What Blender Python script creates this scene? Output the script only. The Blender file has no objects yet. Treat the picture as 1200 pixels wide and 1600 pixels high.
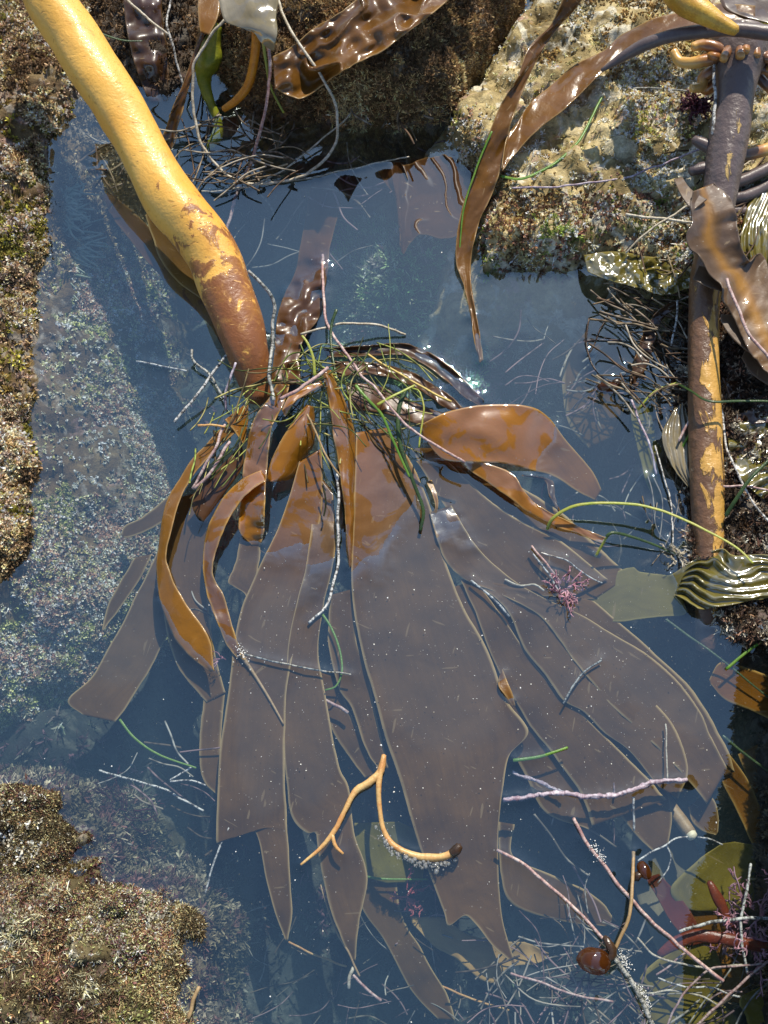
import bpy, math, random
import numpy as np
from mathutils import Vector, kdtree

R = math.radians
random.seed(7)
rng = np.random.default_rng(11)
scene = bpy.context.scene
COL = scene.collection

# ------------------------------------------------------------------ camera, sky, sun, exposure
VFOV, TILT, DIST = R(50), R(22), 1.285
CAM = np.array([0.0, -DIST * math.sin(TILT), DIST * math.cos(TILT)])
FWD = np.array([0.0, math.sin(TILT), -math.cos(TILT)])
UP = np.array([0.0, math.cos(TILT), math.sin(TILT)])
RT = np.array([1.0, 0.0, 0.0])
FPX = 800.0 / math.tan(VFOV / 2)
cam_data = bpy.data.cameras.new('camera')
cam = bpy.data.objects.new('camera', cam_data)
COL.objects.link(cam)
cam.location = CAM
cam.rotation_euler = (TILT, 0, 0)
cam_data.sensor_fit = 'VERTICAL'
cam_data.angle = VFOV
cam_data.clip_start = 0.02
cam_data.clip_end = 500
scene.camera = cam

SUN_AZ, SUN_EL = R(74), R(50)          # azimuth counted from +X towards +Y
world = bpy.data.worlds.new('World')
scene.world = world
world.use_nodes = True
wt = world.node_tree
wt.nodes.clear()
sky = wt.nodes.new('ShaderNodeTexSky')
sky.sky_type = 'NISHITA'
sky.sun_disc = False
sky.ozone_density = 0.9
sky.dust_density = 0.15
sky.sun_elevation = SUN_EL
sky.sun_rotation = R(90) - SUN_AZ
bg = wt.nodes.new('ShaderNodeBackground')
bg.inputs['Strength'].default_value = 0.14
wo = wt.nodes.new('ShaderNodeOutputWorld')
wt.links.new(sky.outputs[0], bg.inputs[0])
wt.links.new(bg.outputs[0], wo.inputs[0])
sl = bpy.data.lights.new('sun', 'SUN')
sl.energy = 5.0
sl.angle = R(0.5)
sl.color = (1.0, 0.93, 0.80)
sun = bpy.data.objects.new('sun', sl)
COL.objects.link(sun)
sd = Vector((math.cos(SUN_EL) * math.cos(SUN_AZ), math.cos(SUN_EL) * math.sin(SUN_AZ), math.sin(SUN_EL)))
sun.rotation_euler = sd.to_track_quat('Z', 'Y').to_euler()
sun.location = (2, 1.5, 3)
scene.view_settings.view_transform = 'Standard'
scene.view_settings.look = 'None'
scene.view_settings.exposure = 0.38
scene.view_settings.gamma = 1.0
scene.cycles.caustics_reflective = False
scene.cycles.caustics_refractive = False
scene.cycles.transparent_max_bounces = 24
scene.cycles.max_bounces = 6
scene.cycles.use_denoising = True


# ------------------------------------------------------------------ helpers
def at(px, py, z=0.0):
    """photo pixel -> point on the horizontal plane at height z (arrays welcome)"""
    u = (np.asarray(px, float) - 600) / FPX
    v = (800 - np.asarray(py, float)) / FPX
    z = np.asarray(z, float)
    d = FWD + u[..., None] * RT + v[..., None] * UP
    t = (z - CAM[2]) / d[..., 2]
    return CAM + t[..., None] * d


def scale_at(px, py, z=0.0):
    v = (800 - py) / FPX
    return float((z - CAM[2]) / (FWD[2] + v * UP[2]) / FPX)


def vnoise(p, seed=0):
    p = np.asarray(p, float)
    i = np.floor(p).astype(np.int64)
    f = p - i
    f = f * f * (3 - 2 * f)
    out = np.zeros(len(p))
    for dx in (0, 1):
        for dy in (0, 1):
            for dz in (0, 1):
                h = (i[:, 0] + dx) * 374761393 + (i[:, 1] + dy) * 668265263 + (i[:, 2] + dz) * 1274126177 + seed * 9781
                h &= 0xffffffff
                h = ((h ^ (h >> 13)) * 1274126177) & 0xffffffff
                h = ((h ^ (h >> 16)) * 2246822519) & 0xffffffff
                h ^= h >> 15
                w = (f[:, 0] if dx else 1 - f[:, 0]) * (f[:, 1] if dy else 1 - f[:, 1]) * (f[:, 2] if dz else 1 - f[:, 2])
                out += w * (h / 4294967295.0)
    return out * 2 - 1


def fbm(p, freq, octs=4, seed=0, gain=.5):
    p = np.asarray(p, float)
    if p.shape[1] == 2:
        p = np.c_[p, np.zeros(len(p))]
    o, a = np.zeros(len(p)), 1.0
    for k in range(octs):
        o += a * vnoise(p * freq * 2 ** k + 17.3 * k, seed + k)
        a *= gain
    return o


def tag(o, label=None, cat=None, group=None, kind=None):
    if label: o['label'] = label
    if cat: o['category'] = cat
    if group: o['group'] = group
    if kind: o['kind'] = kind
    return o


def empty(name, loc):
    o = bpy.data.objects.new(name, None)
    o.empty_display_size = 0.02
    o.location = loc
    COL.objects.link(o)
    return o


def build(name, V, F, mat, parent=None, attrs=None, smooth=True, origin=None):
    """one mesh object from world-space vertices; F is a list of (n,k) int arrays"""
    V = np.asarray(V, float)
    if parent is not None:
        org = np.array(parent['_org'])
    else:
        org = V.mean(0) if origin is None else np.array(origin)
    V = V - org
    me = bpy.data.meshes.new(name)
    me.vertices.add(len(V))
    me.vertices.foreach_set('co', V.astype(np.float32).ravel())
    F = [np.asarray(f, np.int32) for f in F if len(f)]
    loops = np.concatenate([f.ravel() for f in F])
    sizes = np.concatenate([np.full(len(f), f.shape[1], np.int32) for f in F])
    starts = np.concatenate([[0], np.cumsum(sizes)[:-1]]).astype(np.int32)
    me.loops.add(len(loops))
    me.loops.foreach_set('vertex_index', loops)
    me.polygons.add(len(sizes))
    me.polygons.foreach_set('loop_start', starts)
    me.polygons.foreach_set('use_smooth', np.full(len(sizes), smooth, bool))
    me.update(calc_edges=True)
    for k, a in (attrs or {}).items():
        a = np.asarray(a, np.float32)
        if a.ndim == 2:
            at_ = me.attributes.new(k, 'FLOAT_COLOR', 'POINT')
            if a.shape[1] == 3:
                a = np.c_[a, np.ones(len(a), np.float32)]
            at_.data.foreach_set('color', a.astype(np.float32).ravel())
        else:
            at_ = me.attributes.new(k, 'FLOAT', 'POINT')
            at_.data.foreach_set('value', a)
    me.materials.append(mat)
    o = bpy.data.objects.new(name, me)
    COL.objects.link(o)
    if parent is None:
        o.location = org
        o['_org'] = [float(x) for x in org]
    else:
        o.parent = parent
        o['_org'] = [float(x) for x in org]
    return o


def root(name, label, cat, loc, group=None):
    o = empty(name, loc)
    o['_org'] = [float(x) for x in loc]
    return tag(o, label, cat, group)


def spline(P, n, own=None):
    """Catmull-Rom through P (k,d), n samples by chord length"""
    P = np.asarray(P, float)
    if len(P) == 2:
        return P[0] + (P[1] - P[0]) * np.linspace(0, 1, n)[:, None]
    A = np.vstack([2 * P[0] - P[1], P, 2 * P[-1] - P[-2]])
    L = np.r_[0, np.cumsum(np.linalg.norm(np.diff(P[:, :2], axis=0), axis=1) + 1e-6 if own is None else own)]
    s = np.linspace(0, L[-1], n)
    k = np.clip(np.searchsorted(L, s, 'right') - 1, 0, len(P) - 2)
    t = ((s - L[k]) / (L[k + 1] - L[k]))[:, None]
    p0, p1, p2, p3 = A[k], A[k + 1], A[k + 2], A[k + 3]
    return .5 * (2 * p1 + (p2 - p0) * t + (2 * p0 - 5 * p1 + 4 * p2 - p3) * t * t + (3 * p1 - p0 - 3 * p2 + p3) * t ** 3)


CONTACT = []          # points where things break the water surface (for the meniscus)


def note_contact(V, step=1, tol=.0016):
    m = np.abs(V[:, 2]) < tol
    if m.any():
        CONTACT.append(V[m][::step])


# ------------------------------------------------------------------ node helpers
def new_mat(name):
    m = bpy.data.materials.new(name)
    m.use_nodes = True
    nt = m.node_tree
    nt.nodes.clear()
    return m, nt


def N(nt, kind, **kw):
    n = nt.nodes.new('ShaderNode' + kind)
    for k, v in kw.items():
        if k in n.inputs:
            n.inputs[k].default_value = v
        else:
            setattr(n, k, v)
    return n


def ramp(nt, src, stops, interp='LINEAR'):
    r = nt.nodes.new('ShaderNodeValToRGB')
    r.color_ramp.interpolation = interp
    el = r.color_ramp.elements
    while len(el) < len(stops):
        el.new(0.5)
    for e, (p, c) in zip(el, stops):
        e.position = p
        e.color = (*c, 1) if len(c) == 3 else c
    nt.links.new(src, r.inputs[0])
    return r.outputs[0]


def mixc(nt, fac, a, b, mode='MIX'):
    m = nt.nodes.new('ShaderNodeMix')
    m.data_type = 'RGBA'
    m.blend_type = mode
    for s, i in ((fac, 0), (a, 6), (b, 7)):
        if isinstance(s, (int, float)):
            m.inputs[i].default_value = s
        elif isinstance(s, tuple):
            m.inputs[i].default_value = (*s, 1)
        else:
            nt.links.new(s, m.inputs[i])
    return m.outputs[2]


def math_(nt, op, a, b=None, clamp=False):
    m = nt.nodes.new('ShaderNodeMath')
    m.operation = op
    m.use_clamp = clamp
    for i, s in enumerate((a, b)):
        if s is None: continue
        if isinstance(s, (int, float)):
            m.inputs[i].default_value = s
        else:
            nt.links.new(s, m.inputs[i])
    return m.outputs[0]


def noise(nt, scale, detail=4, rough=.55, vec=None, dist=0.0):
    n = N(nt, 'TexNoise', Scale=scale, Detail=detail, Roughness=rough, Distortion=dist)
    if vec is None:
        vec = nt.nodes.new('ShaderNodeTexCoord').outputs['Object']
    nt.links.new(vec, n.inputs['Vector'])
    return n.outputs[0]


def attr(nt, name, out='Fac'):
    a = nt.nodes.new('ShaderNodeAttribute')
    a.attribute_name = name
    return a.outputs[out]


def bump(nt, h, strength, dist):
    b = N(nt, 'Bump', Strength=strength, Distance=dist)
    nt.links.new(h, b.inputs['Height'])
    return b.outputs[0]


def out(nt, sh):
    o = nt.nodes.new('ShaderNodeOutputMaterial')
    nt.links.new(sh, o.inputs[0])


def principled(nt, col, rough, spec=.5, normal=None, coat=0.0):
    p = nt.nodes.new('ShaderNodeBsdfPrincipled')
    if isinstance(col, tuple): p.inputs['Base Color'].default_value = (*col, 1)
    else: nt.links.new(col, p.inputs['Base Color'])
    if isinstance(rough, (int, float)): p.inputs['Roughness'].default_value = rough
    else: nt.links.new(rough, p.inputs['Roughness'])
    p.inputs['Specular IOR Level'].default_value = spec
    p.inputs['Coat Weight'].default_value = coat
    p.inputs['Coat Roughness'].default_value = .06
    if normal is not None:
        nt.links.new(normal, p.inputs['Normal'])
        nt.links.new(normal, p.inputs['Coat Normal'])
    return p.outputs[0]


def mat_kelp(name, base, gold, margin, trans=(.75, .30, .02), tw=.3, rough=.3, spec=.4, bumpy=.3, coat=.8, speck=1.0, cior=2.3):
    m, nt = new_mat(name)
    n1 = noise(nt, 14, 5, .6)
    n2 = noise(nt, 90, 3, .6)
    cbk = nt.nodes.new('ShaderNodeCombineXYZ')
    nt.links.new(math_(nt, 'MULTIPLY', attr(nt, 'across'), 190.0), cbk.inputs[0])
    nt.links.new(math_(nt, 'MULTIPLY', attr(nt, 'along'), 14.0), cbk.inputs[1])
    stk = N(nt, 'TexNoise', Scale=1.0, Detail=5.0, Roughness=.65, Distortion=.8)
    nt.links.new(cbk.outputs[0], stk.inputs[0])
    c = mixc(nt, ramp(nt, n1, [(.3, (0, 0, 0)), (.75, (1, 1, 1))]), tuple(x * .75 for x in base), tuple(min(1, x * 1.7) for x in base))
    c = mixc(nt, .28, c, ramp(nt, stk.outputs[0], [(.3, (.55, .52, .5)), (.5, (1, 1, 1)), (.72, (1.5, 1.45, 1.35))]), 'MULTIPLY')
    # short pale grazing scratches
    mps = nt.nodes.new('ShaderNodeMapping'); mps.inputs['Scale'].default_value = (230, 36, 60); mps.inputs['Rotation'].default_value = (0, 0, -.7)
    wv = N(nt, 'TexNoise', Scale=7.0, Detail=1.0)
    tcs = nt.nodes.new('ShaderNodeTexCoord').outputs['Object']
    nt.links.new(tcs, wv.inputs['Vector'])
    rot = N(nt, 'VectorRotate'); rot.rotation_type = 'Z_AXIS'
    nt.links.new(tcs, rot.inputs['Vector'])
    nt.links.new(math_(nt, 'MULTIPLY', math_(nt, 'ROUND', math_(nt, 'MULTIPLY', wv.outputs[0], 9.0)), 1.3), rot.inputs['Angle'])
    nt.links.new(rot.outputs[0], mps.inputs[0])
    scr = N(nt, 'TexNoise', Scale=1.0, Detail=1.0, Roughness=.4)
    nt.links.new(mps.outputs[0], scr.inputs[0])
    c = mixc(nt, math_(nt, 'MULTIPLY', math_(nt, 'GREATER_THAN', scr.outputs[0], .74), .5 * speck), c, (.34, .24, .12))
    c = mixc(nt, math_(nt, 'MULTIPLY', attr(nt, 'gold'), math_(nt, 'ADD', .55, math_(nt, 'MULTIPLY', n1, .8)), True), c, gold)
    # pale tone: sky sheen painted into the broad blades' colour, plain tint elsewhere
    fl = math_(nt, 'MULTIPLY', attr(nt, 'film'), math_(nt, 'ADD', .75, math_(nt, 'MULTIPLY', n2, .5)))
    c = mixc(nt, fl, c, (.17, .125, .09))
    c = mixc(nt, attr(nt, 'edge'), c, margin)
    # grazing marks and grit
    tcv = nt.nodes.new('ShaderNodeTexCoord').outputs['Object']
    v = N(nt, 'TexVoronoi', Scale=170.0)
    v.feature = 'F1'
    nt.links.new(tcv, v.inputs['Vector'])
    sp = math_(nt, 'LESS_THAN', v.outputs['Distance'], .13)
    sel = math_(nt, 'GREATER_THAN', noise(nt, 38, 2, .5), .60)
    c = mixc(nt, math_(nt, 'MULTIPLY', math_(nt, 'MULTIPLY', sp, sel), .5 * speck), c, (.42, .36, .28))
    nb0 = N(nt, 'Bump', Strength=.6, Distance=.010)
    nt.links.new(noise(nt, 16, 2, .5, None, .4), nb0.inputs['Height'])
    nbn = N(nt, 'Bump', Strength=bumpy, Distance=.0012)
    nt.links.new(n2, nbn.inputs['Height']); nt.links.new(nb0.outputs[0], nbn.inputs['Normal'])
    nb = nbn.outputs[0]
    s1 = principled(nt, c, rough, spec, nb, coat)
    pn = s1.node
    geo = nt.nodes.new('ShaderNodeNewGeometry')
    sx_ = nt.nodes.new('ShaderNodeSeparateXYZ')
    nt.links.new(geo.outputs['Position'], sx_.inputs[0])
    air = math_(nt, 'MULTIPLY', math_(nt, 'ADD', sx_.outputs[2], .0006), 900, True)      # a glossy film of water, only above the water
    wet = ramp(nt, noise(nt, 24, 4, .55, None, .7), [(.47, (.12, .12, .12)), (.50, (1, 1, 1))])
    nt.links.new(math_(nt, 'MULTIPLY', math_(nt, 'MULTIPLY', air, coat), wet), pn.inputs['Coat Weight'])
    nt.links.new(math_(nt, 'MULTIPLY', air, spec), pn.inputs['Specular IOR Level'])
    pn.inputs['Coat IOR'].default_value = cior
    t = N(nt, 'BsdfTranslucent')
    tc = mixc(nt, attr(nt, 'gold'), tuple(x * .45 for x in trans), trans)
    nt.links.new(tc, t.inputs['Color'])
    mx = nt.nodes.new('ShaderNodeMixShader')
    mx.inputs[0].default_value = tw
    nt.links.new(s1, mx.inputs[1])
    nt.links.new(t.outputs[0], mx.inputs[2])
    out(nt, mx.outputs[0])
    return m


M = {}
M['kelp'] = mat_kelp('kelp_brown', (.100, .053, .0165), (.27, .108, .010), (.62, .46, .22), trans=(.55, .22, .015), coat=1.0, cior=2.6)
M['kelp_gold'] = mat_kelp('kelp_gold', (.15, .062, .008), (.38, .16, .010), (.62, .40, .12), tw=.34, trans=(.9, .38, .02), coat=1.0, cior=2.7)
M['kelp_dark'] = mat_kelp('kelp_dark', (.045, .020, .008), (.15, .06, .01), (.16, .09, .035), tw=.2, trans=(.5, .18, .02), coat=.28, rough=.36)
M['kelp_strap'] = mat_kelp('kelp_strap', (.105, .047, .010), (.30, .13, .012), (.46, .30, .12), tw=.25, rough=.3, spec=.35, bumpy=.6, coat=.35, cior=1.9)
M['kelp_olive'] = mat_kelp('kelp_olive', (.15, .125, .025), (.32, .22, .03), (.36, .30, .10), tw=.3, trans=(.6, .42, .03), rough=.2, coat=1.0, cior=2.7)
M['kelp_ripe'] = mat_kelp('kelp_ripe_olive', (.17, .13, .02), (.26, .20, .03), (.36, .29, .09), tw=.3, trans=(.7, .55, .05))
M['kelp_tan'] = mat_kelp('kelp_tan', (.33, .21, .08), (.5, .36, .14), (.42, .30, .14), tw=.25, trans=(.8, .5, .15), rough=.4)
M['kelp_pale'] = mat_kelp('kelp_pale', (.24, .20, .12), (.34, .27, .10), (.30, .24, .12), tw=.35, trans=(.6, .5, .3), rough=.15)
M['kelp_grey'] = mat_kelp('kelp_grey', (.105, .060, .030), (.34, .16, .02), (.13, .09, .06), tw=.25, trans=(.6, .3, .06), rough=.5, bumpy=.5, coat=.3)
M['kelp_black'] = mat_kelp('kelp_black_brown', (.050, .022, .008), (.15, .06, .01), (.14, .08, .03), tw=.12, trans=(.5, .18, .02), coat=0.0, spec=.2, rough=.4)
M['kelp_red'] = mat_kelp('kelp_red', (.11, .022, .010), (.3, .1, .02), (.2, .06, .02), tw=.3, trans=(.6, .12, .03), rough=.25)


def mat_stem(name, c1, c2, band=0.0, rough=.5, dark=(.04, .03, .025), bscale=260, tw=0.0):
    m, nt = new_mat(name)
    n1 = noise(nt, 60, 4, .6)
    c = mixc(nt, ramp(nt, n1, [(.35, (0, 0, 0)), (.65, (1, 1, 1))]), c1, c2)
    nb = None
    if band:
        cb = nt.nodes.new('ShaderNodeCombineXYZ')
        nt.links.new(attr(nt, 'along'), cb.inputs[0])
        b = noise(nt, bscale * .42, 4, .75, vec=cb.outputs[0])
        n3 = noise(nt, 420, 3, .6)
        b = math_(nt, 'ADD', b, math_(nt, 'MULTIPLY', math_(nt, 'SUBTRACT', n3, .5), .55))
        f = ramp(nt, b, [(.5 - .05, (0, 0, 0)), (.5 + .07, (1, 1, 1))])
        c = mixc(nt, math_(nt, 'MULTIPLY', f, band), c, dark)
    nb = bump(nt, noise(nt, 500, 3, .6), .4, .001)
    s = principled(nt, c, rough, .45, nb)
    if tw:
        t = N(nt, 'BsdfTranslucent')
        nt.links.new(c, t.inputs['Color'])
        mx = nt.nodes.new('ShaderNodeMixShader')
        mx.inputs[0].default_value = tw
        nt.links.new(s, mx.inputs[1]); nt.links.new(t.outputs[0], mx.inputs[2])
        s = mx.outputs[0]
    out(nt, s)
    return m


M['cream'] = mat_stem('cream_stem', (.40, .34, .23), (.60, .55, .44), .6, dark=(.16, .12, .08))
M['white_band'] = mat_stem('banded_white_stem', (.66, .65, .60), (.50, .48, .44), .92, bscale=240)
M['dark_band'] = mat_stem('banded_dark_stem', (.42, .42, .38), (.2, .2, .18), .95, bscale=330, dark=(.03, .035, .03))
M['pink'] = mat_stem('pink_stem', (.36, .21, .19), (.52, .42, .37), .75, dark=(.20, .09, .085))
M['lilac'] = mat_stem('lilac_branch', (.26, .20, .25), (.52, .46, .50), .7, dark=(.16, .09, .12))
M['tanstem'] = mat_stem('tan_stalk', (.30, .19, .08), (.38, .26, .13), .2)
M['orange'] = mat_stem('orange_stalk', (.62, .24, .015), (.75, .34, .03), .25, .3, dark=(.35, .10, .01), tw=.3)
M['straw'] = mat_stem('straw_stalk', (.60, .46, .13), (.52, .36, .08), .2)
M['yellow_twig'] = mat_stem('yellow_twig', (.72, .50, .20), (.62, .30, .10), .3, .35, dark=(.45, .18, .06), tw=.2)
M['green'] = mat_stem('green_grass', (.10, .24, .025), (.20, .34, .05), .2, .35, dark=(.05, .12, .02), tw=.3)
M['lime'] = mat_stem('lime_grass', (.36, .42, .06), (.48, .46, .10), .2, .35, dark=(.2, .25, .04), tw=.3)
M['dkgreen'] = mat_stem('dark_green_grass', (.022, .05, .014), (.045, .085, .02), .3, .35, dark=(.015, .02, .01), tw=.15)
M['redstem'] = mat_stem('red_strap', (.12, .022, .010), (.20, .04, .014), .2, .3)
M['darkstem'] = mat_stem('dark_stalk', (.03, .018, .010), (.06, .03, .014), 0, .25)
M['purple_grey'] = mat_stem('purple_grey_stem', (.085, .062, .060), (.125, .092, .085), .15, .35)


def mat_attr(name, rough=.65, tw=.15, spec=.3, coat=0.0):
    m, nt = new_mat(name)
    c = attr(nt, 'tint', 'Color')
    s = principled(nt, c, rough, spec, None, coat)
    if tw:
        t = N(nt, 'BsdfTranslucent')
        nt.links.new(c, t.inputs['Color'])
        mx = nt.nodes.new('ShaderNodeMixShader')
        mx.inputs[0].default_value = tw
        nt.links.new(s, mx.inputs[1]); nt.links.new(t.outputs[0], mx.inputs[2])
        s = mx.outputs[0]
    out(nt, s)
    return m


M['turf'] = mat_attr('algal_turf')
M['speck'] = mat_attr('floating_specks', .6, 0)


def mat_rock(name, stops, nscale=16, crust=(.55, .50, .42), crust_amt=.5, pink=(.40, .24, .24), rough=.75, bumpd=.010):
    m, nt = new_mat(name)
    tc = nt.nodes.new('ShaderNodeTexCoord').outputs['Object']
    n1 = noise(nt, nscale, 8, .65, tc, .4)
    c = ramp(nt, n1, stops)
    n2 = noise(nt, nscale * 1.7, 5, .6, tc, .8)
    f = ramp(nt, n2, [(.53, (0, 0, 0)), (.60, (1, 1, 1))])
    n3 = noise(nt, nscale * 7, 6, .7, tc)
    cr = mixc(nt, n3, tuple(x * .45 for x in crust), crust)
    c = mixc(nt, math_(nt, 'MULTIPLY', f, crust_amt), c, cr)
    n4 = noise(nt, nscale * 1.1, 4, .6, tc, 1.2)
    fp = ramp(nt, n4, [(.60, (0, 0, 0)), (.66, (1, 1, 1))])
    c = mixc(nt, math_(nt, 'MULTIPLY', fp, .7 * crust_amt), c, pink)
    c = mixc(nt, .55, c, ramp(nt, n3, [(.3, (.25, .25, .25)), (.7, (1.6, 1.6, 1.6))]), 'MULTIPLY')
    hb = math_(nt, 'ADD', math_(nt, 'MULTIPLY', n1, .5), math_(nt, 'MULTIPLY', n3, .5))
    nb = bump(nt, hb, .9, bumpd)
    out(nt, principled(nt, c, rough, .3, nb))
    return m


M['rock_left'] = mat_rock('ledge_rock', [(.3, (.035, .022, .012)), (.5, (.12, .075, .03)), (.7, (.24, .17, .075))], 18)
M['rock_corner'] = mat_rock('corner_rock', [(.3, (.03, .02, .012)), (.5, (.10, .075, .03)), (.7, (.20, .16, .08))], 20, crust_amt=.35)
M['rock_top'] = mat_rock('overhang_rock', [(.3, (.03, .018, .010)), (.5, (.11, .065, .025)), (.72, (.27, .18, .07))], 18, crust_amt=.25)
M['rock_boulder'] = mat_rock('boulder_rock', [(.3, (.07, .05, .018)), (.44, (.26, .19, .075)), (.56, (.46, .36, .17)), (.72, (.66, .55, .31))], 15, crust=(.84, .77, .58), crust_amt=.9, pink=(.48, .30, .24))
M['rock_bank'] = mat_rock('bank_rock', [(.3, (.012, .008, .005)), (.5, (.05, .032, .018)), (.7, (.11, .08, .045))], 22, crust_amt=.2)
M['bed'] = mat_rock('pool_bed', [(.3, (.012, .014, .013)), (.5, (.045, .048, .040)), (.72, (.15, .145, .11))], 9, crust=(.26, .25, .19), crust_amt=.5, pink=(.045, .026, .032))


# ------------------------------------------------------------------ blades
ROCKS = []           # (signed-distance polygon, profile) for resting things on


def seg_dist(P, poly):
    """signed distance, positive inside"""
    d = np.full(len(P), 1e9)
    inside = np.zeros(len(P), bool)
    n = len(poly)
    for i in range(n):
        a, b = poly[i], poly[(i + 1) % n]
        ab = b - a
        t = np.clip(((P - a) @ ab) / (ab @ ab + 1e-12), 0, 1)
        d = np.minimum(d, np.linalg.norm(P - a - t[:, None] * ab, axis=1))
        c = ((a[1] > P[:, 1]) != (b[1] > P[:, 1])) & (P[:, 0] < (b[0] - a[0]) * (P[:, 1] - a[1]) / (b[1] - a[1] + 1e-12) + a[0])
        inside ^= c
    return np.where(inside, d, -d)


def rock_z(px, py):
    px = np.atleast_1d(np.asarray(px, float)); py = np.atleast_1d(np.asarray(py, float))
    z = np.full(px.shape, .05)
    for _ in range(7):
        P = at(px, py, z)[:, :2]
        h = np.full(px.shape, -.25)
        for poly, pd, pz in ROCKS:
            h = np.maximum(h, np.interp(seg_dist(P, poly), pd, pz))
        z = .5 * z + .5 * h
    return z


def zvals(px, py, zs):
    """zs: numbers in mm, or 'r' / 'rN' = rock surface + N mm"""
    o = []
    for x, y, z in zip(px, py, zs):
        if isinstance(z, str):
            o.append(max(float(rock_z(x, y)[0]), 0.0) + (float(z[1:]) if len(z) > 1 else 4) * .001)
        else:
            o.append(z * .001)
    return np.array(o)


def blade_geo(left, right, zl, zr=None, rows=None, cols=11, ruffle=.0, rfreq=60, wob=2.2, cup=0.0, thick=.0011, seed=0,
              zfun=None, gold=(0, 0), film=None, edgew=.0028, cling=True):
    left, right = np.array(left, float), np.array(right, float)
    zr = zl if zr is None else zr
    Lz = np.interp(np.linspace(0, 1, len(left)), np.linspace(0, 1, len(zl)), zvals(*[np.interp(np.linspace(0, 1, len(zl)), np.linspace(0, 1, len(left)), left[:, k]) for k in (0, 1)], zl))
    Rz = np.interp(np.linspace(0, 1, len(right)), np.linspace(0, 1, len(zr)), zvals(*[np.interp(np.linspace(0, 1, len(zr)), np.linspace(0, 1, len(right)), right[:, k]) for k in (0, 1)], zr))
    ln = max(np.linalg.norm(np.diff(left, axis=0), axis=1).sum(), np.linalg.norm(np.diff(right, axis=0), axis=1).sum())
    rows = rows or int(max(24, ln / 5))
    if len(left) == len(right):
        own = .5 * (np.linalg.norm(np.diff(left, axis=0), axis=1) + np.linalg.norm(np.diff(right, axis=0), axis=1)) + 1e-6
    else:
        own = None
    L = spline(np.c_[left, Lz], rows, own)
    Q = spline(np.c_[right, Rz], rows, own)
    t = np.linspace(0, 1, rows)
    s = np.linspace(0, 1, cols)
    s = s + .10 * np.sin(2 * np.pi * s) * -.6         # denser at the margins
    d = Q[:, :2] - L[:, :2]
    dn = d / (np.linalg.norm(d, axis=1)[:, None] + 1e-6)
    k = np.linspace(0, ln, rows)
    wl = fbm(np.c_[k * .018, np.zeros(rows), np.full(rows, seed * 3.1)], 1, 4, seed) * wob
    wr = fbm(np.c_[k * .018, np.ones(rows) * 9, np.full(rows, seed * 3.1)], 1, 4, seed + 5) * wob
    L[:, :2] += dn * wl[:, None]
    Q[:, :2] += dn * wr[:, None]
    T, S = np.meshgrid(t, s, indexing='ij')
    G = L[:, None, :] * (1 - S)[..., None] + Q[:, None, :] * S[..., None]
    z = G[..., 2] + cup * 4 * S * (1 - S)
    if ruffle:
        e = np.abs(2 * S - 1) ** 1.6
        side = np.where(S < .5, 0.0, 40.0)
        kk = np.repeat(k[:, None], cols, 1)
        nn = fbm(np.c_[(kk * rfreq * .00075).ravel(), side.ravel(), (S * 1.5 + seed).ravel()], 1, 3, seed + 2).reshape(T.shape)
        z = z + ruffle * nn * (.25 + .75 * e)
    if zfun is None and cols >= 13:
        z = z + .0014 * fbm(np.c_[(G[..., 0] / 46).ravel(), (G[..., 1] / 60).ravel(), np.full(T.size, seed * 1.9)], 1, 2, seed).reshape(T.shape)
    if zfun is not None:
        z = z + zfun(T, S, G[..., 0], G[..., 1])
    P = at(G[..., 0], G[..., 1], z)
    du = np.gradient(P, axis=0); dv = np.gradient(P, axis=1)
    nrm = np.cross(du, dv)
    nrm /= np.linalg.norm(nrm, axis=2)[..., None] + 1e-9
    nrm *= np.sign(nrm[..., 2:3] + 1e-9)
    B = P - nrm * thick
    n, m = rows, cols
    idx = np.arange(n * m).reshape(n, m)
    top = np.stack([idx[:-1, :-1], idx[:-1, 1:], idx[1:, 1:], idx[1:, :-1]], -1).reshape(-1, 4)
    bot = (top + n * m)[:, ::-1]
    per = np.concatenate([idx[0, :], idx[1:, -1], idx[-1, -2::-1], idx[-2:0:-1, 0]])
    nx = np.roll(per, -1)
    rim = np.stack([per, per + n * m, nx + n * m, nx], -1)
    V = np.concatenate([P.reshape(-1, 3), B.reshape(-1, 3)])
    # orient outward
    v0 = P[0, 0]; a = P[0, min(1, m - 1)] - v0; b = P[1, 0] - v0
    c = np.cross(P[n // 2, m // 2 + 1] - P[n // 2, m // 2], P[n // 2 + 1, m // 2] - P[n // 2, m // 2])
    if c[2] < 0:
        top, bot, rim = top[:, ::-1], bot[:, ::-1], rim[:, ::-1]
    width = np.linalg.norm(P[:, -1] - P[:, 0], axis=1)[:, None]
    ed = np.minimum(S, 1 - S) * width
    edge = np.clip(1 - ed / edgew, 0, 1) ** 1.5 * .8
    gd = gold[0] * (1 - T) + gold[1] * T if not callable(gold) else gold(T, S)
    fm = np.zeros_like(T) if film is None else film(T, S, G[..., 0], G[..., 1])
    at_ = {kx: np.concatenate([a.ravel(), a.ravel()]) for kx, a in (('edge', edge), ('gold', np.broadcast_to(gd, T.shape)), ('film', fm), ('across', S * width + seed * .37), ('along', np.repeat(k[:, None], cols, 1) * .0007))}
    if cling: note_contact(P.reshape(-1, 3), tol=.0012)
    return V, [top, bot, rim], at_


def blade(name, left, right, zl, zr=None, mat='kelp', parent=None, label=None, cat=None, group=None, **kw):
    V, F, A = blade_geo(left, right, zl, zr, **kw)
    o = build(name, V, F, M[mat], parent, A)
    if label: tag(o, label, cat, group)
    return o


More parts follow.
